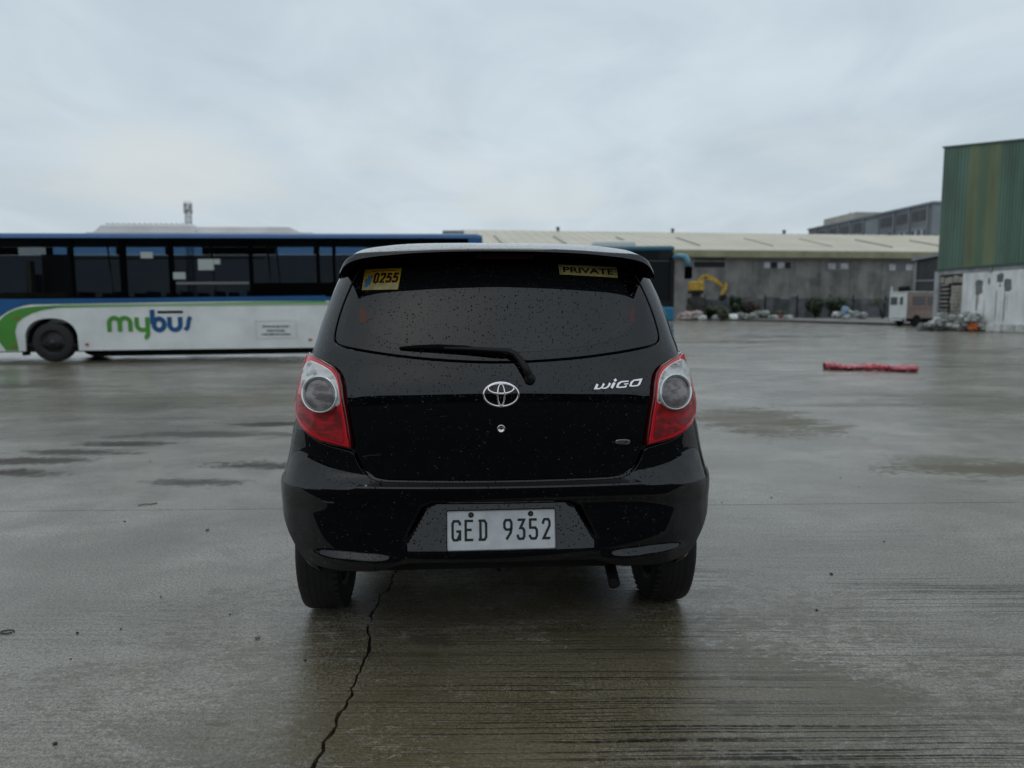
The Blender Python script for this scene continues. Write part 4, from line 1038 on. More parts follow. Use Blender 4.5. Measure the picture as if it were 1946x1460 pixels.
acbox(155, 361, 'air_conditioner', .24, (.25, .03), True); acbox(363, 577, 'air_conditioner', .20, (.03, .45), False)
bb('roof_plinth', bx(150, 440), bx(590, 440), .38, BW - .38, ZR - .02, ZR + .03, M_AC); bb('roof_hatch', bx(842, 436), bx(884, 436), .4, 1.2, ZR, ZR + .10, mat('hatch_grey', (.28, .28, .27), .5), bv=.03)
# wheels
def bwheel(ax, y0, sgn):
    mb = MB(); pr = [(-.13, .30), (-.13, .44), (-.10, .485), (.10, .485), (.13, .44), (.13, .30)]
    mb.lathe([(a * sgn, r_) for a, r_ in pr], 'Y', (ax, y0, .485), 48); wl = mb.build('wheel', mat('bus_tyre', (.018, .018, .019), .75, bump=(40, .2)), bus)
    mb = MB(); mb.lathe([(a * sgn, r_) for a, r_ in [(-.115, .30), (-.10, .285), (-.03, .275), (-.035, .15), (-.12, .145), (-.125, .06), (-.16, .055), (-.16, 0)]], 'Y', (ax, y0, .485), 36); rm = mb.build('rim', mat('bus_rim', (.05, .05, .052), .55, .3, var=(8, .3)), wl)
    for k in range(10):
        t = k * math.pi / 5; mb = MB(); mb.lathe([(-.135 * sgn, 0), (-.135 * sgn, .016), (-.03 * sgn, .016)], 'Y', (ax + .11 * math.cos(t), y0, .485 + .11 * math.sin(t)), 8); mb.build('wheel_nut', M_VOID, rm)
for ax in (0.0, 7.1):
    bwheel(ax, .16, 1); bwheel(ax, BW - .16, -1)
    mb = MB(); rows = [[(ax + .60 * math.cos(t), y_, .48 + .60 * math.sin(t)) for y_ in (.06, .55)] for t in [R(a) for a in range(-5, 190, 13)]]; mb.grid(rows); mb.build('wheel_housing', M_VOID, bus)
    bb('axle', ax - .08, ax + .08, .3, BW - .3, .42, .55, M_VOID)
bb('underbody', .75, XR - .4, .4, BW - .3, .10, .37, M_VOID); bb('chassis_rail', XF + .4, XR - .3, .12, .25, .24, .36, M_VOID); bb('chassis_rail', XF + .4, XR - .3, BW - .6, BW - .45, .24, .36, M_VOID)
bb('engine_pan', 7.9, XR - .3, .5, BW - .5, .28, .5, M_VOID); bb('air_tank', 1.2, 3.2, .15, .45, .20, .5, M_VOID, bv=.05); bb('fuel_tank', 3.5, 5.0, 1.2, 2.0, .2, .5, M_VOID, bv=.05)
M_AMB = mat('amber_lens', (.42, .10, .03), .3)
for (u, v) in ((32, 603), (26, 658), (166, 655), (590, 648)):
    bb('side_marker', bx(u - 3, v), bx(u + 3, v), -.022, -.002, bz(u, v + 2), bz(u, v - 2), M_AMB)
bb('vent_grille', bx(300, 594), bx(348, 594), -.012, -.001, bz(320, 596.5), bz(320, 592), M_BRUB)
bb('mud_flap', bx(35), bx(40), .05, .3, .16, .33, M_VOID)
# lettering of the side: rounded strokes
def bm(x_, z_, off): return (x_, -.012 - off, z_)
kx = bx(254, 620) - bx(204, 620); kz = (bz(230, 602) - bz(230, 631))
X0 = bx(208.5, 620); Zb = bz(230, 631); sw = .052
def L(name, strokes, m, w_=sw):
    mb = MB()
    for i, s_ in enumerate(strokes): ribbon(mb, s_, w_, bm, .004 + .0004 * i)
    mb.build(name, m, bus)
pxm = kx / 50
def q(u): return X0 + (u - 208.5) * pxm
h_ = kz
r_ = 9.3 * pxm
L('letter_m', [[(q(208.5), Zb)] + [(q(208.5), Zb + h_ * .5)] + arc(q(218.5), Zb + h_ * .55, 10 * pxm, h_ * .35, 180, 0) + [(q(228.5), Zb)], arc(q(238.5), Zb + h_ * .55, 10 * pxm, h_ * .35, 180, 0) + [(q(248.5), Zb)]], M_GREENP)
L('letter_y', [[(q(261), Zb + h_ * .93), (q(261), Zb + h_ * .5)] + arc(q(271), Zb + h_ * .45, 10 * pxm, h_ * .35, 180, 270) + [(q(281), Zb + h_ * .1)], [(q(281.5), Zb + h_ * .93), (q(281.5), Zb - h_ * .08)] + arc(q(274), Zb - h_ * .1, 7.5 * pxm, h_ * .32, 0, -85)], M_GREENP)
L('letter_b', [[(q(291.5), Zb + h_ * 1.42), (q(291.5), Zb + h_ * .5)], arc(q(303.5), Zb + h_ * .45, 10 * pxm, h_ * .37, 0, 360, 24)], M_BLUEP, .058)
L('letter_u', [[(q(324), Zb + h_ * .93), (q(324), Zb + h_ * .5)] + arc(q(334), Zb + h_ * .45, 10.5 * pxm, h_ * .37, 180, 360) + [(q(344.5), Zb + h_ * .93)]], M_BLUEP, .056)
L('letter_s', [[(q(364.5), Zb + h_ * .93), (q(361), Zb + h_ * .72), (q(360), Zb + h_ * .5), (q(358.5), Zb + h_ * .25), (q(353), Zb + h_ * .06)]], M_BLUEP, .05)
# framed notice on the side: thin outline and rows of small print
M_PRINT = mat('faded_print', (.17, .175, .17), .6)
mb = MB(); xa, xb, za_, zb_ = bx(487, 630), bx(564, 630), bz(525, 645), bz(525, 612)
for (p, q_) in (((xa, zb_), (xb, zb_)), ((xa, za_), (xb, za_)), ((xa, za_), (xa, zb_)), ((xb, za_), (xb, zb_))): ribbon(mb, [p, q_], .005, bm, .002)
mb.build('notice_frame', mat('faint_line', (.60, .61, .60), .6), bus)
mb = MB(); rn = random.Random(8)
for (ua, ub, v) in ((500, 551, 622.5), (508, 542, 630.5), (498, 553, 637.5)):
    u = ua
    while u < ub:
        wd = rn.uniform(2, 4.5); xx0, xx1 = bx(u, v), bx(min(ub, u + wd), v); zz = bz(u, v); hz_ = rn.uniform(.018, .03)
        mb.bbox((xx0, -.016, zz - hz_), (xx1, -.013, zz + hz_)); u += wd + rn.uniform(1, 2)
mb.build('notice_print', M_PRINT, bus)['kind'] = 'stuff'

# ------------------------------------------------------------------ teal bus seen head-on
YT = 21.0
tb = thing('teal_bus', 'teal city bus facing the camera to the right behind the car', 'bus', (at(1280, 600, YT).x - 1.25, YT, 0), R(-2))
M_TEAL = mat('teal_paint', (.010, .10, .145), .4, coat=.4, var=(1, .15)); M_TBLUE = mat('bright_blue_panel', (.015, .16, .29), .4, coat=.4, var=(1, .15)); M_TG = mat('bus_windscreen', (.014, .016, .018), .08, coat=1.0)
def tbx(name, x0, x1, y0, y1, z0, z1, m, bv=0, parent=tb):
    mb = MB(); mb.bbox((x0, y0, z0), (x1, y1, z1)); o = mb.build(name, m, parent)
    if bv: bevel(o, bv, 3)
    return o
tz_ = lambda v: at(1270, v, YT).z
ZT_ = tz_(467)
tbx('body', -1.25, 1.25, .15, 11.5, .45, ZT_ - .18, M_TEAL, .05); tbx('roof', -1.25, 1.25, .02, 11.5, ZT_ - .17, ZT_, M_TEAL, .08)
tbx('destination_header', -1.23, 1.23, .03, .148, tz_(494), ZT_ - .175, M_VOID, .03); tbx('destination_screen', -.8, .8, .02, .028, tz_(491), tz_(479), M_TG)
tbx('front_pillar', -1.25, -1.13, .0, .147, .8, tz_(494) - .005, M_VOID, .03); tbx('front_pillar', 1.13, 1.25, .0, .147, .8, tz_(494) - .005, M_VOID, .03)
tbx('windscreen', -1.125, 1.125, .04, .10, tz_(574), tz_(494) - .005, M_TG, .03)
tbx('dark_band', -1.128, 1.128, .01, .146, tz_(583), tz_(574) - .005, M_VOID, .02); tbx('front_panel', -1.25, 1.25, -.03, .145, tz_(610), tz_(583) - .005, M_TBLUE, .05)
tbx('lower_panel', -1.24, 1.24, -.04, .145, tz_(622), tz_(610) - .005, mat('weathered_panel', (.20, .19, .18), .6, var=(3, .3)), .03); tbx('bumper', -1.25, 1.25, -.08, .145, .30, tz_(622) - .005, M_TBLUE, .06)
for s_ in (-1, 1):
    tbx('headlamp', s_ * .95 - .16, s_ * .95 + .16, -.06, -.041, tz_(621), tz_(612), mat('headlamp_glass', (.35, .36, .36), .15, coat=1.0), .01)
    mb = MB(); mb.tube([(s_ * 1.2, .0, tz_(489)), (s_ * 1.34, -.1, tz_(487)), (s_ * 1.50, -.18, tz_(489)), (s_ * 1.58, -.2, tz_(498)), (s_ * 1.585, -.2, tz_(508))], [.05, .07, .085, .08, .06], 10); arm_ = mb.build('mirror_arm', mat('pale_blue_arm', (.10, .27, .38), .4, coat=.3), tb)
    tbx('mirror', s_ * 1.59 - .10, s_ * 1.59 + .10, -.30, -.16, tz_(531), tz_(508) - .003, M_BRUB, .03, arm_)
    for y_ in (2.6, 8.6):
        mb = MB(); mb.lathe([(-.13, .0), (-.13, .42), (-.1, .48), (.1, .48), (.13, .42), (.13, .0)], 'X', (s_ * 1.10, y_, .48), 32); mb.build('wheel', M_RUBBER, tb)
tbx('chassis', -1.0, 1.0, .3, 11.2, .28, .449, M_VOID)
for k in range(6): tbx('side_window', -1.262, -1.252, 1.6 + k * 1.6, 3.0 + k * 1.6, 1.5, 2.75, M_TG)
for k in range(6): tbx('side_window', 1.252, 1.262, 1.6 + k * 1.6, 3.0 + k * 1.6, 1.5, 2.75, M_TG)
tbx('air_conditioner', -1.0, .35, 1.6, 4.0, ZT_ + .001, ZT_ + .32, mat('bus_ac_white', (.62, .62, .58), .5), .12)
tbx('wiper', -.02, .02, -.005, .03, tz_(574), tz_(530), M_VOID)
# ------------------------------------------------------------------ the black hatchback
CAR = thing('hatchback_car', 'black five-door hatchback seen from behind, wet with rain, on the concrete', 'car', (-0.0666, 2.97, 0), R(3.4))
CAR.rotation_euler = (0, R(.15), R(3.4))
def inv_plan(r):
    r = min(.9999, max(0, r)); lo, hi = 0.0, 1.0
    for _ in range(30):
        m_ = (lo + hi) / 2
        if plan(m_)[0] < r: lo = m_
        else: hi = m_
    return (lo + hi) / 2
_cache = {}
def xz2s(x, z, disp=True):
    sg = -1 if x < 0 else 1; a = abs(x); t = a
    for _ in range(4):
        s = inv_plan(t / WZ(z)); e = abs(S(s, z, 0, disp)[0]) - a; t -= e
    return sg * inv_plan(t / WZ(z))
def NRM(s, z, disp=True):
    a = Vector(S(s + .003, z, 0, disp)) - Vector(S(s - .003, z, 0, disp)); b = Vector(S(s, z + .002, 0, disp)) - Vector(S(s, z - .002, 0, disp))
    return a.cross(b).normalized()
def npoly_dist(px, pz, poly):
    P_ = np.array(poly); Q = np.roll(P_, -1, axis=0); best = np.full(px.shape, 9.0); ins = np.zeros(px.shape, bool)
    for (x1, z1), (x2, z2) in zip(P_, Q):
        ex, ez = x2 - x1, z2 - z1; l2 = ex * ex + ez * ez + 1e-12
        t = np.clip(((px - x1) * ex + (pz - z1) * ez) / l2, 0, 1)
        best = np.minimum(best, np.hypot(px - x1 - t * ex, pz - z1 - t * ez))
        c = ((z1 > pz) != (z2 > pz)) & (px < (x2 - x1) * (pz - z1) / (z2 - z1 + 1e-12) + x1); ins ^= c
    return np.where(ins, best, -best)
def chaikin(p, it=2):
    for _ in range(it):
        o = []
        for i in range(len(p)):
            a, b = p[i], p[(i + 1) % len(p)]; o += [(a[0] * .75 + b[0] * .25, a[1] * .75 + b[1] * .25), (a[0] * .25 + b[0] * .75, a[1] * .25 + b[1] * .75)]
        p = o
    return p
def resample(p, h):
    o = []
    for i in range(len(p)):
        a, b = Vector(p[i]), Vector(p[(i + 1) % len(p)]); n = max(1, int((b - a).length / h))
        for k in range(n): q_ = a.lerp(b, k / n); o.append((q_.x, q_.y))
    return o
def inset(p, d):
    n = len(p); A = sum(p[i][0] * p[(i + 1) % n][1] - p[(i + 1) % n][0] * p[i][1] for i in range(n)); sg = 1 if A > 0 else -1; o = []
    for i in range(n):
        t = (Vector(p[(i + 1) % n]) - Vector(p[i - 1])).normalized(); o.append((p[i][0] - t.y * d * sg, p[i][1] + t.x * d * sg))
    return o
WS = .76
def panel(name, poly, m, parent, off=.006, h=.014, depth=.02, disp=True, smooth=1, holes=(), edge=.003, xz=True, roundness=1.0, boost=None):
    """trimmed, slightly crowned sheet lying on the body surface; poly in (x,z) metres of the body"""
    def prep(pl):
        if smooth: pl = chaikin(pl, smooth)
        pl = resample(pl, h * .8)
        return [(xz2s(x, z, disp) * WS, z) for x, z in pl] if xz else [(s * WS, z) for s, z in pl]
    loops = [prep(poly)] + [prep(q_) for q_ in holes]
    def lift(s, z, o):
        if boost: o = o + boost(s, z)
        P_ = Vector(S(s, z, 0, disp)); return P_ + NRM(s, z, disp) * o
    pts = []; edges = []
    for li, lp in enumerate(loops):
        d = edge if li == 0 else -edge
        ip = inset(lp, d); k = len(pts); pts += ip; edges += [(k + i, k + (i + 1) % len(ip)) for i in range(len(ip))]
        loops[li] = (lp, ip)
    arr = np.array(loops[0][1]); x0, z0 = arr.min(0); x1, z1 = arr.max(0)
    gx, gz_ = np.meshgrid(np.arange(x0 + h / 2, x1, h), np.arange(z0 + h / 2, z1, h)); gx = gx.ravel(); gz_ = gz_.ravel()
    keep = npoly_dist(gx, gz_, loops[0][1]) > h * .45
    for lp, ip in loops[1:]: keep &= npoly_dist(gx, gz_, ip) < -h * .45
    pts += list(zip(gx[keep].tolist(), gz_[keep].tolist()))
    res = delaunay_2d_cdt([Vector(p_) for p_ in pts], edges, [], 0, 1e-6)
    V2, F = res[0], res[2]
    cxs = np.array([sum(V2[i].x for i in f) / len(f) for f in F]); czs = np.array([sum(V2[i].y for i in f) / len(f) for f in F])
    ok = npoly_dist(cxs, czs, loops[0][1]) > 0
    for lp, ip in loops[1:]: ok &= npoly_dist(cxs, czs, ip) < 0
    vs = []; ns = []; fs = []
    for v in V2:
        s_, z_ = v.x / WS, v.y; n_ = NRM(s_, z_, disp)
        if boost:
            e = .003; a = lift(s_ + e, z_, off) - lift(s_ - e, z_, off); b = lift(s_, z_ + e, off) - lift(s_, z_ - e, off); n_ = a.cross(b).normalized()
        vs.append(lift(s_, z_, off)); ns.append(n_)
    for f, o in zip(F, ok):
        if o:
            f = list(f); a, b, c = (vs[i] for i in f[:3])
            if (b - a).cross(c - a).dot(ns[f[0]]) < 0: f = f[::-1]
            fs.append(tuple(f))
    # rolled edge and rim
    for li, (lp, ip) in enumerate(loops):
        n = len(lp); k = len(vs)
        for ring, o_, tilt in ((ip, off, .25), (lp, off - edge * .9, .95), (lp, off - depth, 1.0)):
            for i in range(n):
                s_, z_ = ring[i][0] / WS, ring[i][1]; n0 = NRM(s_, z_, disp); P_ = lift(s_, z_, o_)
                out = (lift(lp[i][0] / WS, lp[i][1], off) - lift(ip[i][0] / WS, ip[i][1], off)); out = out.normalized() if out.length > 1e-7 else n0
                vs.append(P_); ns.append((n0 * (1 - tilt * roundness) + out * tilt).normalized())
        for r_ in range(2):
            for i in range(n):
                j = (i + 1) % n; f = (k + r_ * n + i, k + r_ * n + j, k + (r_ + 1) * n + j, k + (r_ + 1) * n + i)
                a, b, c = vs[f[0]], vs[f[1]], vs[f[2]]
                if (b - a).cross(c - a).dot(ns[f[3]]) < 0: f = f[::-1]
                fs.append(f)
    me = bpy.data.meshes.new(name); me.from_pydata([tuple(v) for v in vs], [], fs); me.polygons.foreach_set('use_smooth', [True] * len(me.polygons)); me.update()
    me.normals_split_custom_set_from_vertices([tuple(n_) for n_ in ns])
    return link(name, me, m, parent)
def sym(pts): return pts + [(-x, z) for x, z in pts[::-1] if abs(x) > 1e-4]
def fm(x, z, off, disp=True):
    s = xz2s(x, z, disp); P_ = Vector(S(s, z, 0, disp)) + NRM(s, z, disp) * off
    return (P_.x, P_.y, P_.z)
_tab = {}

# --- shell underneath and along the sides
YFR = hermite([(.2, 3.02), (.4, 3.10), (.6, 3.09), (.75, 3.0), (.86, 2.8), (.95, 2.42), (1.02, 2.12), (1.2, 1.78), (1.4, 1.38), (1.46, 1.2)])
YA = (.03, 2.48)
def zbot(y):
    z = .24
    for a in YA:
        q_ = .35 ** 2 - (y - a) ** 2
        if q_ > 0: z = max(z, .285 + math.sqrt(q_))
    return z
cols = []
for i in range(0, 41): cols.append(('r', i / 40))
for i in range(1, 90): cols.append(('m', i / 90))
for i in range(0, 25): cols.append(('f', 1 - i / 24))
def shell(col, z, sg):
    k, t = col
    if k == 'r':
        off = -.014 + .012 * sstep(.80, .93, t); P_ = S(t, z, off); return (sg * P_[0], P_[1], P_[2])
    ys = YC(z) + RZ(z); ye = YFR(z) - .55
    if k == 'm': return (sg * (WZ(z) - .002) * (1 - .03 * sstep(.7, 1, t)), ys + (ye - ys) * t, z + .022)
    px_, py_ = plan(t); return (sg * (WZ(z) - .002) * .97 * px_, YFR(z) - .55 * py_, z + .022)
zt_ = 1.40
mb = MB()
for sg in (-1, 1):
    rows = []
    for c in cols:
        y_ = shell(c, .45, 1)[1]; zb = (.315 if c[0] == 'r' and c[1] < .82 else zbot(y_)) if c[0] != 'f' else .24
        rows.append([shell(c, zb + (zt_ - zb) * j / 46, sg) for j in range(47)])
    if sg > 0: rows = rows[::-1]
    mb.grid(rows)
body = mb.build('body', M_PAINT, CAR)
# roof: rings shrinking to the spine
rows = []
ring = [shell(c, zt_, 1) for c in cols]; ring = ring + [(-x, y, z) for x, y, z in ring[::-1]]
for k in range(15):
    t = k / 14; f = 1 - t; rr_ = []
    for (x, y, z) in ring:
        yc = min(1.0, max(.35, y)); zz = 1.422 + .095 * (1 - (1 - t) ** 2.6)
        zz -= .02 * max(0, (y - .6)) ** 2 * (1 - f * .5)
        rr_.append((x * f, y * f + yc * (1 - f), zz))
    rows.append(rr_)
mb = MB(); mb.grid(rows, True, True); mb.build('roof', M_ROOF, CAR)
M_SIDEG = mat('side_window_glass', (.012, .012, .013), .04, coat=1.0)
# side windows, doors, handles, mirrors
def sidequad(name, pts, m, sg, off=.004, parent=CAR):
    mb = MB(); n = 8; L0, L1, L2, L3 = pts; rows = []
    for i in range(n + 1):
        a = i / n; r_ = []
        for j in range(n + 1):
            b = j / n; y = (L0[0] * (1 - a) + L1[0] * a) * (1 - b) + (L3[0] * (1 - a) + L2[0] * a) * b; z = (L0[1] * (1 - a) + L1[1] * a) * (1 - b) + (L3[1] * (1 - a) + L2[1] * a) * b
            r_.append((sg * (WZ(z) + off), y, z + .022))
        rows.append(r_)
    mb.grid(rows[::-1] if sg < 0 else rows); return mb.build(name, m, parent)
for sg in (-1, 1):
    d1 = sidequad('rear_door', [(.12, .30), (.95, .30), (.95, .955), (.30, .955)], M_PAINT, sg, .003); d2 = sidequad('front_door', [(.97, .30), (1.95, .30), (2.05, .95), (.97, .955)], M_PAINT, sg, .003)
    sidequad('window', [(.34, .985), (.93, .985), (.93, 1.33), (.42, 1.33)], M_SIDEG, sg, .004, d1); sidequad('window', [(.98, .985), (1.95, .985), (1.45, 1.33), (.98, 1.33)], M_SIDEG, sg, .004, d2)
    sidequad('quarter_window', [(.06, 1.05), (.30, 1.02), (.38, 1.30), (.10, 1.25)], M_SIDEG, sg, .004)
    for dd, y_ in ((d1, .42), (d2, 1.12)):
        mb = MB(); mb.tube([(sg * .772, y_, .90), (sg * .80, y_ + .03, .90), (sg * .80, y_ + .14, .90), (sg * .772, y_ + .17, .90)], .011, 8); mb.build('handle', M_PAINT, dd)
    mb = MB(); mb.box((sg * .87, 1.86, 1.02), (.17, .10, .12)); mr = bevel(mb.build('mirror', M_PAINT, CAR), .03, 3); mb = MB(); mb.box((sg * .755, 1.88, .985), (.08, .05, .03)); mb.build('mirror_stalk', M_BLACK, mr)
# --- tailgate with window opening
glass_o = sym([(0, 1.027), (.14, 1.031), (.285, 1.041), (.40, 1.054), (.50, 1.068), (.585, 1.083), (.605, 1.10), (.606, 1.13), (.592, 1.20), (.566, 1.28), (.535, 1.345), (.505, 1.385), (.46, 1.405), (.30, 1.415), (.1, 1.418)])
def grow(p, d): return inset(p, -d)
tg = sym([(0, .606), (.20, .607), (.38, .608), (.43, .611), (.465, .622), (.492, .648), (.508, .68), (.520, .712), (.527, .76), (.538, .83), (.549, .90), (.556, .945), (.566, .975), (.585, .998), (.625, 1.018), (.685, 1.036), (.702, 1.058), (.692, 1.10), (.681, 1.15), (.662, 1.21), (.640, 1.27), (.606, 1.35), (.575, 1.415), (.3, 1.44), (.1, 1.44)])
glass_hole = grow(glass_o, .0045)
def tail_off(x): return 0
TG = panel('tailgate', tg, M_PAINT, CAR, off=.005, h=.016, disp=False, holes=[glass_hole])
RG = panel('rear_window', glass_o, M_GLASSB, CAR, off=.004, h=.018, disp=False, depth=.012)
frit = sym([(0, 1.060), (.19, 1.065), (.366, 1.087), (.453, 1.115), (.503, 1.152), (.520, 1.195), (.514, 1.245), (.492, 1.295), (.45, 1.36), (.25, 1.39)])
gl = panel('tinted_glass', frit, M_GLASSI, RG, off=.0046, h=.02, disp=False, depth=.0008, edge=.0004)
M_TAGR = mat('faded_red_tag', (.09, .028, .018), .6)
mb = MB(); ribbon(mb, [(-.506, 1.222), (-.500, 1.165)], .013, lambda x, z, o: fm(x, z, o, False), .0003, .0052); ribbon(mb, [(-.488, 1.176), (-.462, 1.184)], .002, lambda x, z, o: fm(x, z, o, False), .0004, .0053); mb.build('tag', M_TAGR, gl)
mb = MB(); ribbon(mb, [(.506, 1.225), (.500, 1.165)], .008, lambda x, z, o: fm(x, z, o, False), .0003, .0052); mb.build('tag', M_TAGR, gl)
# --- bumper
bl = [(x / 1, z) for x, z in []]
top = [(0, .598), (.22, .599), (.39, .600), (.438, .602), (.474, .613), (.502, .640), (.520, .676), (.530, .706)]
top += [(.578, .717), (.626, .727), (.672, .744), (.708, .772), (.738, .80)]
def xs(p): return (xz2s(p[0], p[1]), p[1])
top_s = [xs(p) for p in top] + [(.905, .76), (.915, .70), (.925, .62), (.935, .595)]
side_s = [(1.06, .592), (1.10, .585), (1.06, .55), (1.0, .50), (.95, .44), (.90, .375), (.86, .325)]
low = [(.72, .292), (.65, .283), (.56, .277), (.46, .277), (.41, .283), (.375, .296), (.33, .305), (.15, .306), (0, .306)]
low_s = [xs(p) for p in low]
half = top_s + side_s + low_s
full = half + [(-a, z) for a, z in half[::-1] if a > 1e-4]
BMP = panel('rear_bumper', full, M_PAINT, CAR, off=.003, h=.0062, xz=False, depth=.025, smooth=1)
# lower black valance edge and underside
mb = MB(); mb.bbox((-.70, -.30, .255), (.70, 2.9, .33)); mb.build('floor_pan', M_VOID, CAR)
mb = MB(); mb.tube([(-.62, .03, .25), (-.3, .03, .22), (.3, .03, .22), (.62, .03, .25)], .035, 10); mb.build('rear_axle', M_VOID, CAR)
mb = MB(); mb.tube([(0, -.20, .27), (0, -.22, .22), (0, -.18, .20), (0, -.14, .24)], .007, 8); mb.build('tow_hook', M_VOID, CAR)
for s_ in (-1, 1): mb = MB(); mb.bbox((s_ * .40 - .05, .05, .22), (s_ * .40 + .05, .4, .27)); bevel(mb.build('suspension_arm', M_VOID, CAR), .02)
mb = MB(); mb.tube([(.43, .3, .27), (.43, -.05, .27), (.43, -.26, .255), (.425, -.385, .215)], .022, 20, False); mb.tube([(.425, -.384, .2155), (.43, -.26, .255)], .019, 20); mb.build('exhaust_pipe', M_BLACK, CAR)
# pale scuffs on the bumper and tailgate
M_SCUFF = mat('scuff', (.05, .045, .035), .7)
mb = MB(); ribbon(mb, [(-.640, .532), (-.622, .529), (-.598, .529)], .0028, fm, .0006, .0031); mb.build('scuff', M_SCUFF, BMP)
mb = MB(); ribbon(mb, [(-.497, .690), (-.47, .696), (-.435, .697)], .0016, lambda x, z, o: fm(x, z, o, False), .0005, .0051); mb.build('scuff', mat('faint_scuff', (.02, .018, .016), .5), TG)
# --- tail lamps
M_RED = mat('red_lens', (.20, .006, .009), .25, coat=1.0, coat_rough=.02); M_REDB = mat('bright_red_lens', (.68, .010, .020), .22, coat=.5, coat_rough=.02); M_REDD = mat('dark_red_lens', (.11, .003, .005), .15, coat=.8)
def lens(name, c, sc, lo, hi, metal=.0, rng=(.38, .66)):
    m = mat(name, c, .22, metal, coat=.35, coat_rough=.02, spec=.25); t = m.node_tree; h = N(t); b = t.nodes['Principled BSDF']; oc = h.new('ShaderNodeTexCoord').outputs['Object']
    wv = h.new('ShaderNodeTexWave', {'Vector': oc, 'Scale': sc, 'Distortion': .1, 'Detail': .5}, bands_direction='Z'); n_ = h.noise(oc, 16, 3, .6, .3, (1, 1, 2.2))
    f = h.math('MULTIPLY', h.math('ADD', h.math('MULTIPLY', wv.outputs[1], .5), .5), h.ramp(n_, *rng)); t.links.new(h.mix(f, lo, hi), b.inputs['Base Color'])
    bn = h.new('ShaderNodeBump', {'Strength': .5, 'Distance': .003, 'Height': wv.outputs[1]}); t.links.new(bn.outputs[0], b.inputs['Normal']); return m
M_CLEAR = lens('clear_ribbed_lens', (.35, .35, .36), 130, (.16, .165, .17), (1.0, 1.0, 1.0), 0.0, (.26, .55)); M_REDIN = lens('red_inner_reflector', (.2, .01, .01), 120, (.20, .001, .003), (.66, .003, .010))
M_SILV = mat('lamp_ring', (.78, .80, .79), .25, .4); M_RING2 = mat('inner_ring_glass', (.22, .23, .23), .2, .6); M_REV = lens('reversing_lens', (.1, .09, .09), 90, (.13, .11, .11), (.42, .38, .38))
for sg in (-1, 1):
    mirx = lambda p: [(sg * x, z) for x, z in p]
    lp = [(.716, 1.051), (.751, 1.018), (.764, .975), (.767, .90), (.763, .85), (.751, .812), (.727, .780), (.690, .755), (.648, .738), (.591, .726), (.534, .717), (.538, .765), (.547, .832), (.557, .89), (.564, .942), (.576, .98), (.599, 1.006), (.655, 1.033)]
    TL = panel('tail_lamp', mirx(lp), M_REDD, CAR, off=.012, h=.014, disp=False, depth=.03, edge=.004, smooth=0)
    b1 = inset(lp, .009)
    panel('red_border', mirx(b1), M_REDB, TL, off=.0165, h=.014, disp=False, depth=.007, edge=.002, smooth=0)
    rd = [(.743, .905), (.748, .86), (.738, .825), (.715, .797), (.68, .775), (.64, .759), (.595, .746), (.556, .737), (.562, .80), (.570, .868), (.60, .872), (.64, .86), (.68, .868), (.71, .89)]
    panel('lower_reflector', mirx(rd), M_REDIN, TL, off=.0185, h=.014, disp=False, depth=.004, edge=.0015, smooth=1)
    cl_ = [(.696, 1.022), (.722, .994), (.724, .963), (.722, .938), (.716, .913), (.697, .895), (.640, .870), (.600, .874), (.571, .871), (.574, .909), (.582, .947), (.594, .971), (.609, .987), (.651, 1.010)]
    panel('clear_border', mirx(grow(cl_, .0025)), M_SILV, TL, off=.0187, h=.014, disp=False, depth=.004, edge=.001, smooth=1)
    CL = panel('clear_lens', mirx(cl_), M_CLEAR, TL, off=.0205, h=.014, disp=False, depth=.004, edge=.001, smooth=1)
    cx_, cz_ = sg * .640, .9055
    ff = lambda x, z, o: fm(x, z, o, False)
    mb = MB(); rows = []
    for (r0, o_) in ((.0605, .018), (.0595, .030), (.0575, .033), (.0555, .032), (.0550, .026)):
        rows.append([ff(cx_ + r0 * math.cos(t) * 1.10, cz_ + r0 * math.sin(t), o_) for t in [2 * math.pi * k / 40 * sg for k in range(40)]])
    mb.grid(rows, True, True); mb.build('lamp_ring', M_SILV, TL)
    mb = MB(); rows = [[ff(cx_ + r0 * math.cos(t) * 1.10, cz_ + r0 * math.sin(t), o_) for t in [2 * math.pi * k / 40 * sg for k in range(40)]] for (r0, o_) in ((.0490, .0265), (.040, .0295), (.03, .031), (.015, .032), (.0005, .0325))]
    mb.grid(rows, True, True); mb.build('reversing_lamp', M_REV, TL)
    mb = MB(); rows = [[ff(cx_ + r0 * math.cos(t) * 1.10, cz_ + r0 * math.sin(t), o_) for t in [2 * math.pi * k / 40 * sg for k in range(40)]] for (r0, o_) in ((.0550, .027), (.052, .0285), (.0505, .031), (.0495, .031), (.0490, .0262))]
    mb.grid(rows, True, True); mb.build('inner_ring', M_RING2, TL)
    mb = MB(); ribbon(mb, [(cx_ + sg * a, cz_ + b) for a, b in [(.047, -.012), (.06, .005), (.062, .03), (.05, .05), (.03, .062)]], .0018, ff, .002, .0215); mb.build('chrome_arc', M_SILV, TL)
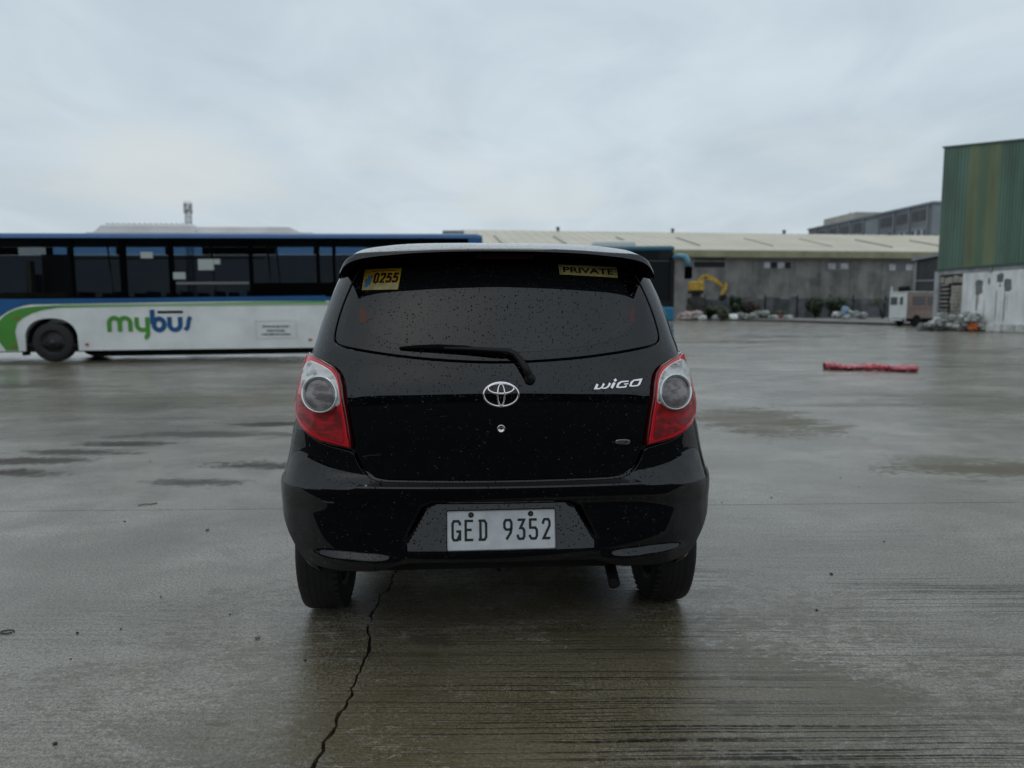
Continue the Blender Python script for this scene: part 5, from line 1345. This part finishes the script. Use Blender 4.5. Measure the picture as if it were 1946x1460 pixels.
# --- roof spoiler
E_lo = [(0, -.342, 1.447), (.10, -.342, 1.4465), (.20, -.338, 1.4445), (.315, -.328, 1.440), (.39, -.318, 1.434), (.45, -.306, 1.429), (.50, -.294, 1.422), (.53, -.284, 1.415), (.554, -.274, 1.405), (.573, -.262, 1.391), (.587, -.250, 1.370), (.591, -.240, 1.356), (.587, -.234, 1.351)]
FIN = [None, None, None, None, None, (.440, 1.436), (.478, 1.425), (.505, 1.410), (.530, 1.388), (.552, 1.362), (.566, 1.345), (.574, 1.340), (.576, 1.340)]
T_hi = [(0, 0.0, 1.507), (.10, 0.0, 1.507), (.20, 0, 1.506), (.30, 0, 1.504), (.38, -.01, 1.499), (.44, -.02, 1.492), (.485, -.06, 1.482), (.51, -.10, 1.473), (.530, -.14, 1.461), (.548, -.17, 1.445), (.566, -.19, 1.42), (.580, -.21, 1.385), (.583, -.22, 1.357)]
lipx = [.0115, .0115, .012, .0125, .014, .017, .022, .024, .022, .017, .011, .005, .001]
rowsT = []; rowsL = []; rowsU = []
for i, (e, t_) in enumerate(zip(E_lo, T_hi)):
    et = (e[0] - .001, e[1] + .012, e[2] + lipx[i]); tv, ev = Vector(t_), Vector(et)
    r_ = []
    for k in range(9):
        a = k / 8; p_ = tv.lerp(ev, a); p_.z += .003 * math.sin(math.pi * a) * (1 - min(1, abs(e[0]) / .58) ** 3); r_.append(p_)
    rowsT.append(r_); rowsL.append([Vector(et), Vector((e[0], e[1] + .004, e[2] + lipx[i] * .62)), Vector(e)])
    uy = -.13 if e[0] < .5 else -.13 - .5 * (e[0] - .5)
    if FIN[i]: u_ = Vector(fm(FIN[i][0], FIN[i][1], .004, False))
    else: u_ = Vector((e[0] * .98, uy, e[2] + .012))
    rowsU.append([Vector(e), Vector(e).lerp(u_, .5), u_])
def both(rw): return [[Vector((-p.x, p.y, p.z)) for p in r_] for r_ in rw[:0:-1]] + rw
def dens(rw, k=4):
    o = []
    for i in range(len(rw) - 1):
        for j in range(k):
            t = j / k; p0 = rw[max(i - 1, 0)]; p1 = rw[i]; p2 = rw[i + 1]; p3 = rw[min(i + 2, len(rw) - 1)]
            o.append([.5 * (2 * b_ + (c_ - a_) * t + (2 * a_ - 5 * b_ + 4 * c_ - d_) * t * t + (3 * b_ - a_ - 3 * c_ + d_) * t ** 3) for a_, b_, c_, d_ in zip(p0, p1, p2, p3)])
    return o + [rw[-1]]
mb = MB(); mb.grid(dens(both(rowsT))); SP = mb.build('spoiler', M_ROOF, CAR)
mb = MB(); mb.grid(dens(both(rowsL))); mb.build('spoiler_lip', paint('lip_paint', (.010, .0105, .012), .3), SP)
mb = MB(); mb.grid(dens(both(rowsU))[::1]); mb.build('spoiler_underside', mat('spoiler_black', (.002, .002, .002), .6, spec=.2), SP)
mb = MB(); mb.bbox((-.085, -.27, 1.426), (.13, -.20, 1.446)); bevel(mb.build('brake_lamp', mat('dark_brake_lens', (.05, .004, .008), .3, spec=.3), SP), .003)
# --- wiper
M_WIP = mat('wiper_black', (.006, .006, .006), .5, spec=.3, bump=(150, .1))
def wtube(pts, wd, ht, nm, m, parent):
    mb = MB(); rows = []
    P_ = [Vector(fm(x, z, o, False)) for x, z, o in pts]
    for i, p_ in enumerate(P_):
        d = (P_[min(i + 1, len(P_) - 1)] - P_[max(i - 1, 0)]).normalized(); nn = NRM(xz2s(pts[i][0], pts[i][1], False), pts[i][1], False); sd = d.cross(nn).normalized(); w_ = wd[i]; h_2 = ht[i]
        rows.append([p_ + sd * w_ * a + nn * h_2 * b for a, b in ((-1, 0), (-.9, .7), (-.5, 1), (.5, 1), (.9, .7), (1, 0), (.8, -.6), (-.8, -.6))])
    mb.grid(rows, True, True); n = len(mb.v)
    mb.f.append(tuple(range(8))); mb.sm.append(False); mb.mi.append(0); mb.f.append(tuple(range(n - 8, n))[::-1]); mb.sm.append(False); mb.mi.append(0)
    return mb.build(nm, m, parent)
WP_ = wtube([(.104, .965, .02), (.098, .975, .03), (.085, 1.000, .032), (.067, 1.026, .032), (.048, 1.046, .032), (.025, 1.056, .032), (-.02, 1.059, .03), (-.10, 1.064, .028), (-.20, 1.068, .026)], [.010, .0145, .0135, .0115, .010, .0095, .0085, .0075, .006], [.008, .012, .012, .011, .011, .010, .010, .009, .006], 'wiper_arm', M_WIP, CAR)
wtube([(-.362, 1.073, .012), (-.30, 1.074, .015), (-.22, 1.073, .018), (-.12, 1.067, .019), (-.02, 1.053, .017), (.015, 1.046, .013)], [.004, .0085, .0115, .0125, .010, .006], [.004, .008, .010, .010, .008, .006], 'wiper_blade', mat('wiper_rubber', (.002, .002, .002), .8, spec=.1), WP_)
mb = MB(); c = Vector(fm(.104, .967, .004, False)); mb.lathe([(0, .021), (-.014, .019), (-.018, .012), (-.019, 0)], 'Y', c, 24); mb.build('pivot_cap', M_WIP, WP_)
# --- badges
fT = lambda x, z, o: fm(x, z, o, False)
def ell(cx, cz, rx, rz, n=48): return [(cx + rx * math.cos(2 * math.pi * k / n), cz + rz * math.sin(2 * math.pi * k / n)) for k in range(n)]
EZ = .914
def badge_ring(pts, w_, nm, parent=None, z0=.005, dp=.006):
    n = len(pts); rows = []; ws = w_ if isinstance(w_, list) else [w_] * n
    for (k, o_) in ((-1, z0), (-.7, z0 + dp * .8), (-.3, z0 + dp), (.3, z0 + dp), (.7, z0 + dp * .8), (1, z0)):
        r_ = []
        for i in range(n):
            t = (Vector(pts[(i + 1) % n]) - Vector(pts[i - 1])).normalized(); r_.append(fT(pts[i][0] - t.y * ws[i] * k, pts[i][1] + t.x * ws[i] * k, o_))
        rows.append(r_)
    mb = MB(); mb.grid(rows, True, True); return mb.build(nm, M_CHROME, parent)
em = badge_ring(ell(0, EZ, .0615, .0405), [.0042 + .0016 * abs(math.sin(2 * math.pi * k / 48)) * (1 if k < 24 else .2) for k in range(48)], 'emblem', CAR)
badge_ring(ell(0, EZ + .020, .0455, .0165), [.0034 + .001 * (k > 24) for k in range(48)], 'emblem_oval', em, .0055)
badge_ring(ell(0, EZ - .0015, .0125, .0365), .0034, 'emblem_oval', em, .006)
# model lettering, italic chrome strokes
def bl_(u, v): return (.330 + (u - 530) / 1150 * .190, .926 + (505 - v) / 190 * .0275 + (u - 530) / 1150 * .006)
def strokes(name, ss, parent, w_=.0042):
    mb = MB()
    for i, (s_, ww) in enumerate(ss): ribbon(mb, [bl_(*p_) for p_ in s_], ([q_ * .82 for q_ in ww] if isinstance(ww, list) else ww * .82), fT, .004 + .0002 * i, .0055)
    return mb.build(name, M_CHROME, parent)
for nm, ss in (('letter_w', [([(645, 380), (590, 480), (680, 490), (740, 455), (790, 375)], [.0052, .0040, .0020, .0030, .0050]), ([(735, 482), (820, 486), (880, 450), (930, 372)], [.002, .0026, .0036, .0052])]),
               ('letter_i', [([(955, 490), (1030, 365)], .0055), ([(1025, 328), (1075, 292)], .0052)]),
               ('letter_g', [([(1355, 352), (1190, 355), (1120, 395), (1085, 470), (1120, 486), (1270, 482), (1300, 450)], [.0026, .003, .0044, .0042, .0026, .0030, .0036]), ([(1245, 415), (1345, 412)], .0022)]),
               ('letter_o', [([(1650, 332), (1480, 340), (1420, 385), (1390, 460), (1430, 474), (1560, 468), (1600, 430), (1650, 332), (1560, 336)], [.0040, .0028, .0044, .0040, .0022, .0026, .0046, .0044, .003])])):
    strokes(nm, ss, CAR)
gbp = [(.420, .728), (.4165, .736), (.420, .745), (.468, .7435), (.4735, .738), (.470, .727), (.463, .7245)]
GB = panel('grade_badge', chaikin(gbp, 1), mat('satin_chrome', (.42, .43, .43), .25, .9), CAR, off=.0095, h=.008, disp=False, depth=.006, edge=.0015, smooth=0)
mb = MB(); ribbon(mb, [(.462, .740), (.436, .7395), (.430, .735), (.433, .7315), (.458, .732), (.461, .7355), (.448, .7355)], .0011, fT, .001, .0096); mb.build('letter_g', M_BLACK, GB)
mb = MB(); c = Vector(fT(0, .793, .004)); mb.lathe([(0, .0145), (-.004, .0145), (-.0055, .0125), (-.0045, .0095), (-.003, .009), (-.0025, .004), (-.001, 0)], 'Y', c, 32); LK = mb.build('lock', M_CHROME, CAR)
mb = MB(); mb.bbox((c.x - .001, c.y - .0045, c.z - .005), (c.x + .001, c.y - .0022, c.z + .005)); mb.build('keyhole', M_BLACK, LK)
# --- licence plate, standing a little proud of the recess
PYl = -.430; pw, ph_ = .392, .142; pcx, pcz = 0.0, .445; PT = R(9)
def pf(x, z, o): # plate plane: x right, z up; leaning slightly, top away
    a = x * math.cos(.006) - z * math.sin(.006); b = x * math.sin(.006) + z * math.cos(.006)
    return (pcx + a, PYl - o * math.cos(PT) + b * math.sin(PT), pcz + b * math.cos(PT) + o * math.sin(PT))
def rrect(w_, h_2, r_): 
    o = []
    for cx, cz, a in ((w_ / 2 - r_, h_2 / 2 - r_, 0), (-w_ / 2 + r_, h_2 / 2 - r_, 90), (-w_ / 2 + r_, -h_2 / 2 + r_, 180), (w_ / 2 - r_, -h_2 / 2 + r_, 270)): o += arc(cx, cz, r_, r_, a, a + 90, 5)
    return o
def plate_solid(w_, h_2, r_, o0, o1, nm, m, parent):
    p_ = rrect(w_, h_2, r_); n = len(p_); mb = MB()
    mb.add([pf(x, z, o1) for x, z in p_] + [pf(x, z, o0) for x, z in p_], [tuple(range(n))] + [(i, n + i, n + (i + 1) % n, (i + 1) % n) for i in range(n)] + [tuple(range(2 * n - 1, n - 1, -1))])
    return mb.build(nm, m, parent)
M_PLATE = mat('plate_white', (.64, .655, .67), .4, coat=.3, var=(18, .10)); M_PCHAR = mat('plate_green_black', (.012, .022, .018), .5)
PL = plate_solid(pw + .006, ph_ + .007, .008, -.006, .001, 'licence_plate', mat('plate_frame', (.02, .02, .02), .4), CAR)
plate_solid(pw - .002, ph_ - .002, .006, .0011, .003, 'plate_face', M_PLATE, PL)
mb = MB(); rr_ = rrect(pw - .006, ph_ - .006, .006); ribbon(mb, rr_, .0007, pf, .0006, .003, True); mb.build('pressed_rim', mat('plate_rim', (.30, .31, .31), .4), PL)
G_ = {'G': [[(.95, .78), (.95, .88), (.78, 1), (.22, 1), (.05, .88), (.05, .13), (.22, 0), (.62, 0), (.95, .3)], [(.5, .46), (.95, .46), (.95, -.02)]],
      'E': [[(.97, 1), (.05, 1), (.05, 0), (.97, 0)], [(.05, .53), (.78, .53)]],
      'D': [[(-.05, 1), (.72, 1), (.93, .86), (.93, .14), (.72, 0), (-.05, 0)], [(.2, 1), (.2, 0)]],
      '9': [[(.92, .62), (.80, .50), (.25, .50), (.05, .62), (.05, .86), (.22, 1), (.75, 1), (.93, .86), (.93, .55), (.80, .32), (.30, -.02)]],
      '3': [[(.05, 1), (.95, 1), (.42, .57), (.76, .55), (.94, .43), (.94, .13), (.78, 0), (.22, 0), (.05, .12), (.05, .22)]],
      '5': [[(.93, 1), (.09, 1), (.09, .57), (.74, .57), (.93, .44), (.93, .13), (.76, 0), (.22, 0), (.05, .12), (.05, .2)]],
      '2': [[(.05, .76), (.05, .87), (.22, 1), (.76, 1), (.93, .87), (.93, .66), (.08, 0), (1.0, 0)]]}
for ch, f0, f1 in (('G', .040, .130), ('E', .160, .250), ('D', .285, .372), ('9', .516, .606), ('3', .640, .722), ('5', .752, .840), ('2', .876, .958)):
    x0 = -pw / 2 + f0 * pw + .003; wd = (f1 - f0) * pw - .006; zb_ = -ph_ / 2 + .25 * ph_ + .003; hh = .52 * ph_ - .006; mb = MB()
    for i, s_ in enumerate(G_[ch]): ribbon(mb, [(x0 + a * wd, zb_ + b * hh) for a, b in s_], .0043, pf, .0014 + .0002 * i, .0031)
    mb.build('plate_character', M_PCHAR, PL)['label'] = 'dark pressed character %s on the licence plate' % ch
for f_ in (.222, .772):
    c = Vector(pf(-pw / 2 + f_ * pw, ph_ / 2 - .014, .003)); mb = MB(); mb.lathe([(0, .0098), (-.003, .0098), (-.005, .008), (-.004, .006), (-.0035, 0)], 'Y', c, 20); mb.build('plate_bolt', mat('bolt_dark', (.02, .02, .02), .5), PL)
    mb = MB(); mb.lathe([(0, .004), (-.006, .004), (-.0062, 0)], 'Y', c, 6); mb.build('bolt_head', mat('brass_bolt', (.12, .10, .07), .4, .7), PL)
# --- stickers on the window
def quadpanel(nm, c4, m, parent, off, n=8):
    rows = []
    for i in range(n + 1):
        a = i / n; l_ = Vector(c4[0]).lerp(Vector(c4[3]), a); r_ = Vector(c4[1]).lerp(Vector(c4[2]), a); rows.append([fT(*l_.lerp(r_, j / n), off) for j in range(n + 1)])
    mb = MB(); mb.grid(rows); return mb.build(nm, m, parent)
M_STK = mat('orange_yellow_sticker', (.72, .38, .02), .45, var=(25, .25)); M_STK2 = mat('pale_gold_sticker', (.42, .36, .15), .4, var=(40, .25)); M_INK = mat('black_print', (.004, .004, .004), .5); M_SBL = mat('blue_print', (.045, .17, .34), .5)
c4 = [(-.506, 1.366), (-.364, 1.369), (-.375, 1.288), (-.512, 1.286)]
ST = quadpanel('sticker', c4, M_STK, RG, .0062); ST['label'] = 'orange sticker with black number 0255'
def st(a, b): # unit coords on the sticker -> x,z ; a right, b up
    l_ = Vector(c4[3]).lerp(Vector(c4[0]), b); r_ = Vector(c4[2]).lerp(Vector(c4[1]), b); p_ = l_.lerp(r_, a); return p_
quadpanel('sticker_foot', [tuple(st(0.0, .33)), tuple(st(1, .33)), tuple(st(1, 0)), tuple(st(0, 0))], M_STK2, ST, .0066)
D_ = {'0': [[(.2, .12), (.2, .88), (.5, 1), (.8, .88), (.8, .12), (.5, 0), (.2, .12)]], '2': [[(.16, .72), (.25, .95), (.75, .95), (.82, .66), (.2, .07), (.9, .07)]], '5': [[(.86, .93), (.26, .93), (.2, .56), (.66, .60), (.82, .44), (.76, .10), (.2, .08), (.14, .25)]]}
for i, ch in enumerate('0255'):
    a0 = .27 + i * .175; mb = MB()
    for k_, s_ in enumerate(D_[ch]): ribbon(mb, [tuple(st(a0 + a * .155 + b * .025, .33 + b * .44)) for a, b in s_], .0038, fT, .0003, .0068)
    mb.build('sticker_digit', M_INK, ST)
for (a0, b0, pts_) in ((.13, .50, [(0, 1), (.45, 0), (.9, 1)]), (.09, .30, [(0, 0), (0, 1), (.8, 1), (.8, 0), (.4, .5)]), (.06, .14, [(.1, 0), (.4, 1), (.6, .4), (.9, 1)])):
    mb = MB(); ribbon(mb, [tuple(st(a0 + x * .12, b0 + z * .17)) for x, z in pts_], .0045, fT, .0003, .0069); mb.build('sticker_mark', M_SBL, ST)
mb = MB(); k_ = .22
while k_ < .88: ribbon(mb, [tuple(st(k_, .885)), tuple(st(k_ + .03, .885))], .0011, fT, .0003, .0068); k_ += .04
mb.build('fine_print', mat('brown_print', (.10, .04, .01), .5), ST)['kind'] = 'stuff'
c5 = [(.229, 1.384), (.460, 1.377), (.460, 1.335), (.232, 1.346)]
S2 = quadpanel('sticker', c5, mat('gold_sticker', (.55, .45, .16), .4, var=(30, .15)), RG, .0062); S2['label'] = 'gold sticker reading PRIVATE'
def st2(a, b):
    l_ = Vector(c5[3]).lerp(Vector(c5[0]), b); r_ = Vector(c5[2]).lerp(Vector(c5[1]), b); return l_.lerp(r_, a)
mb = MB(); ribbon(mb, [tuple(st2(a, b)) for a, b in ((.025, .13), (.975, .13), (.975, .87), (.025, .87))], .0007, fT, .0003, .0064, True); mb.build('sticker_border', M_INK, S2)
me = text_mesh('PRIVATE', 1.0, 0.0, .030); xs_ = [v.co.x for v in me.vertices]; ys_ = [v.co.y for v in me.vertices]; mx, Mx, my, My = min(xs_), max(xs_), min(ys_), max(ys_)
for v in me.vertices:
    p_ = st2(.065 + .87 * (v.co.x - mx) / (Mx - mx), .22 + .56 * (v.co.y - my) / (My - my)); v.co = Vector(fT(p_.x, p_.y, .0067 + v.co.z * 0))
me.materials.clear(); link('sticker_lettering', me, M_INK, S2)
# --- wheels
def wheel(x, y, sg):
    t = []
    pr = [(-.07, .20), (-.080, .225), (-.083, .262), (-.074, .283), (-.060, .289), (.060, .289), (.074, .283), (.083, .262), (.080, .225), (.07, .20)]
    mb = MB(); mb.lathe([(a, r_) for a, r_ in pr], 'X', (x, y, .289), 64); o = mb.build('wheel', M_RUBBER, CAR)
    for a_ in (-.036, -.012, .012, .036):
        mb = MB(); mb.lathe([(a_ - .003, .2885), (a_ - .002, .2895), (a_ + .002, .2895), (a_ + .003, .2885)], 'X', (x, y, .289), 64); mb.build('tread_groove', M_VOID, o)
    for k in range(56):
        th = 2 * math.pi * k / 56
        for e_ in (-sg,):
            if not (math.sin(th) < .5): continue
            rot = Matrix.Rotation(th, 3, 'X'); mb = MB(); c_ = rot @ Vector((e_ * .068, .2885, 0)); mb.box((x + c_.x, y + c_.y, .289 + c_.z), (.020, .003, .016), rot); mb.build('tread_block', M_RUBBER, o)
    mb = MB(); mb.lathe([(-.068, .205), (-.062, .19), (-.055, .183), (.045 * 1, .178), (.03, .06), (.0, .055), (.0, 0)] if sg > 0 else [(.068, .205), (.062, .19), (.055, .183), (-.045, .178), (-.03, .06), (.0, .055), (.0, 0)], 'X', (x, y, .289), 48); mb.build('rim', M_ALLOY, o)
    mb = MB(); mb.lathe([(-sg * .05, 0), (-sg * .05, .115), (-sg * .02, .12), (-sg * .02, .06)], 'X', (x, y, .289), 32); mb.build('brake_drum', M_RIMD, o)
M_RIMD = mat('brake_drum', (.03, .028, .026), .7)
for sg in (-1, 1):
    wheel(sg * .703, YA[0], sg)
    for yy in (YA[1],):
        mb = MB(); mb.lathe([(-.07, .0), (-.080, .225), (-.083, .262), (-.060, .289), (.060, .289), (.083, .262), (.080, .225), (.07, .0)], 'X', (sg * .703, yy, .289), 48); o = mb.build('wheel', M_RUBBER, CAR)
        mb = MB(); mb.lathe([(-.075, 0), (-.075, .185), (.075, .185), (.075, 0)], 'X', (sg * .703, yy, .289), 32); mb.build('rim', M_ALLOY, o)
    for yy in YA:
        mb = MB(); rows = [[(sg * (.60), yy + .35 * math.cos(t), .285 + .35 * math.sin(t)), (sg * .74, yy + .35 * math.cos(t), .285 + .35 * math.sin(t))] for t in [R(a) for a in range(5, 180, 10)]]; mb.grid(rows); mb.build('wheel_housing', M_VOID, CAR)
mb = MB(); mb.bbox((-.58, .9, .10), (.58, 1.6, .25)); mb.build('exhaust_shield', M_VOID, CAR)
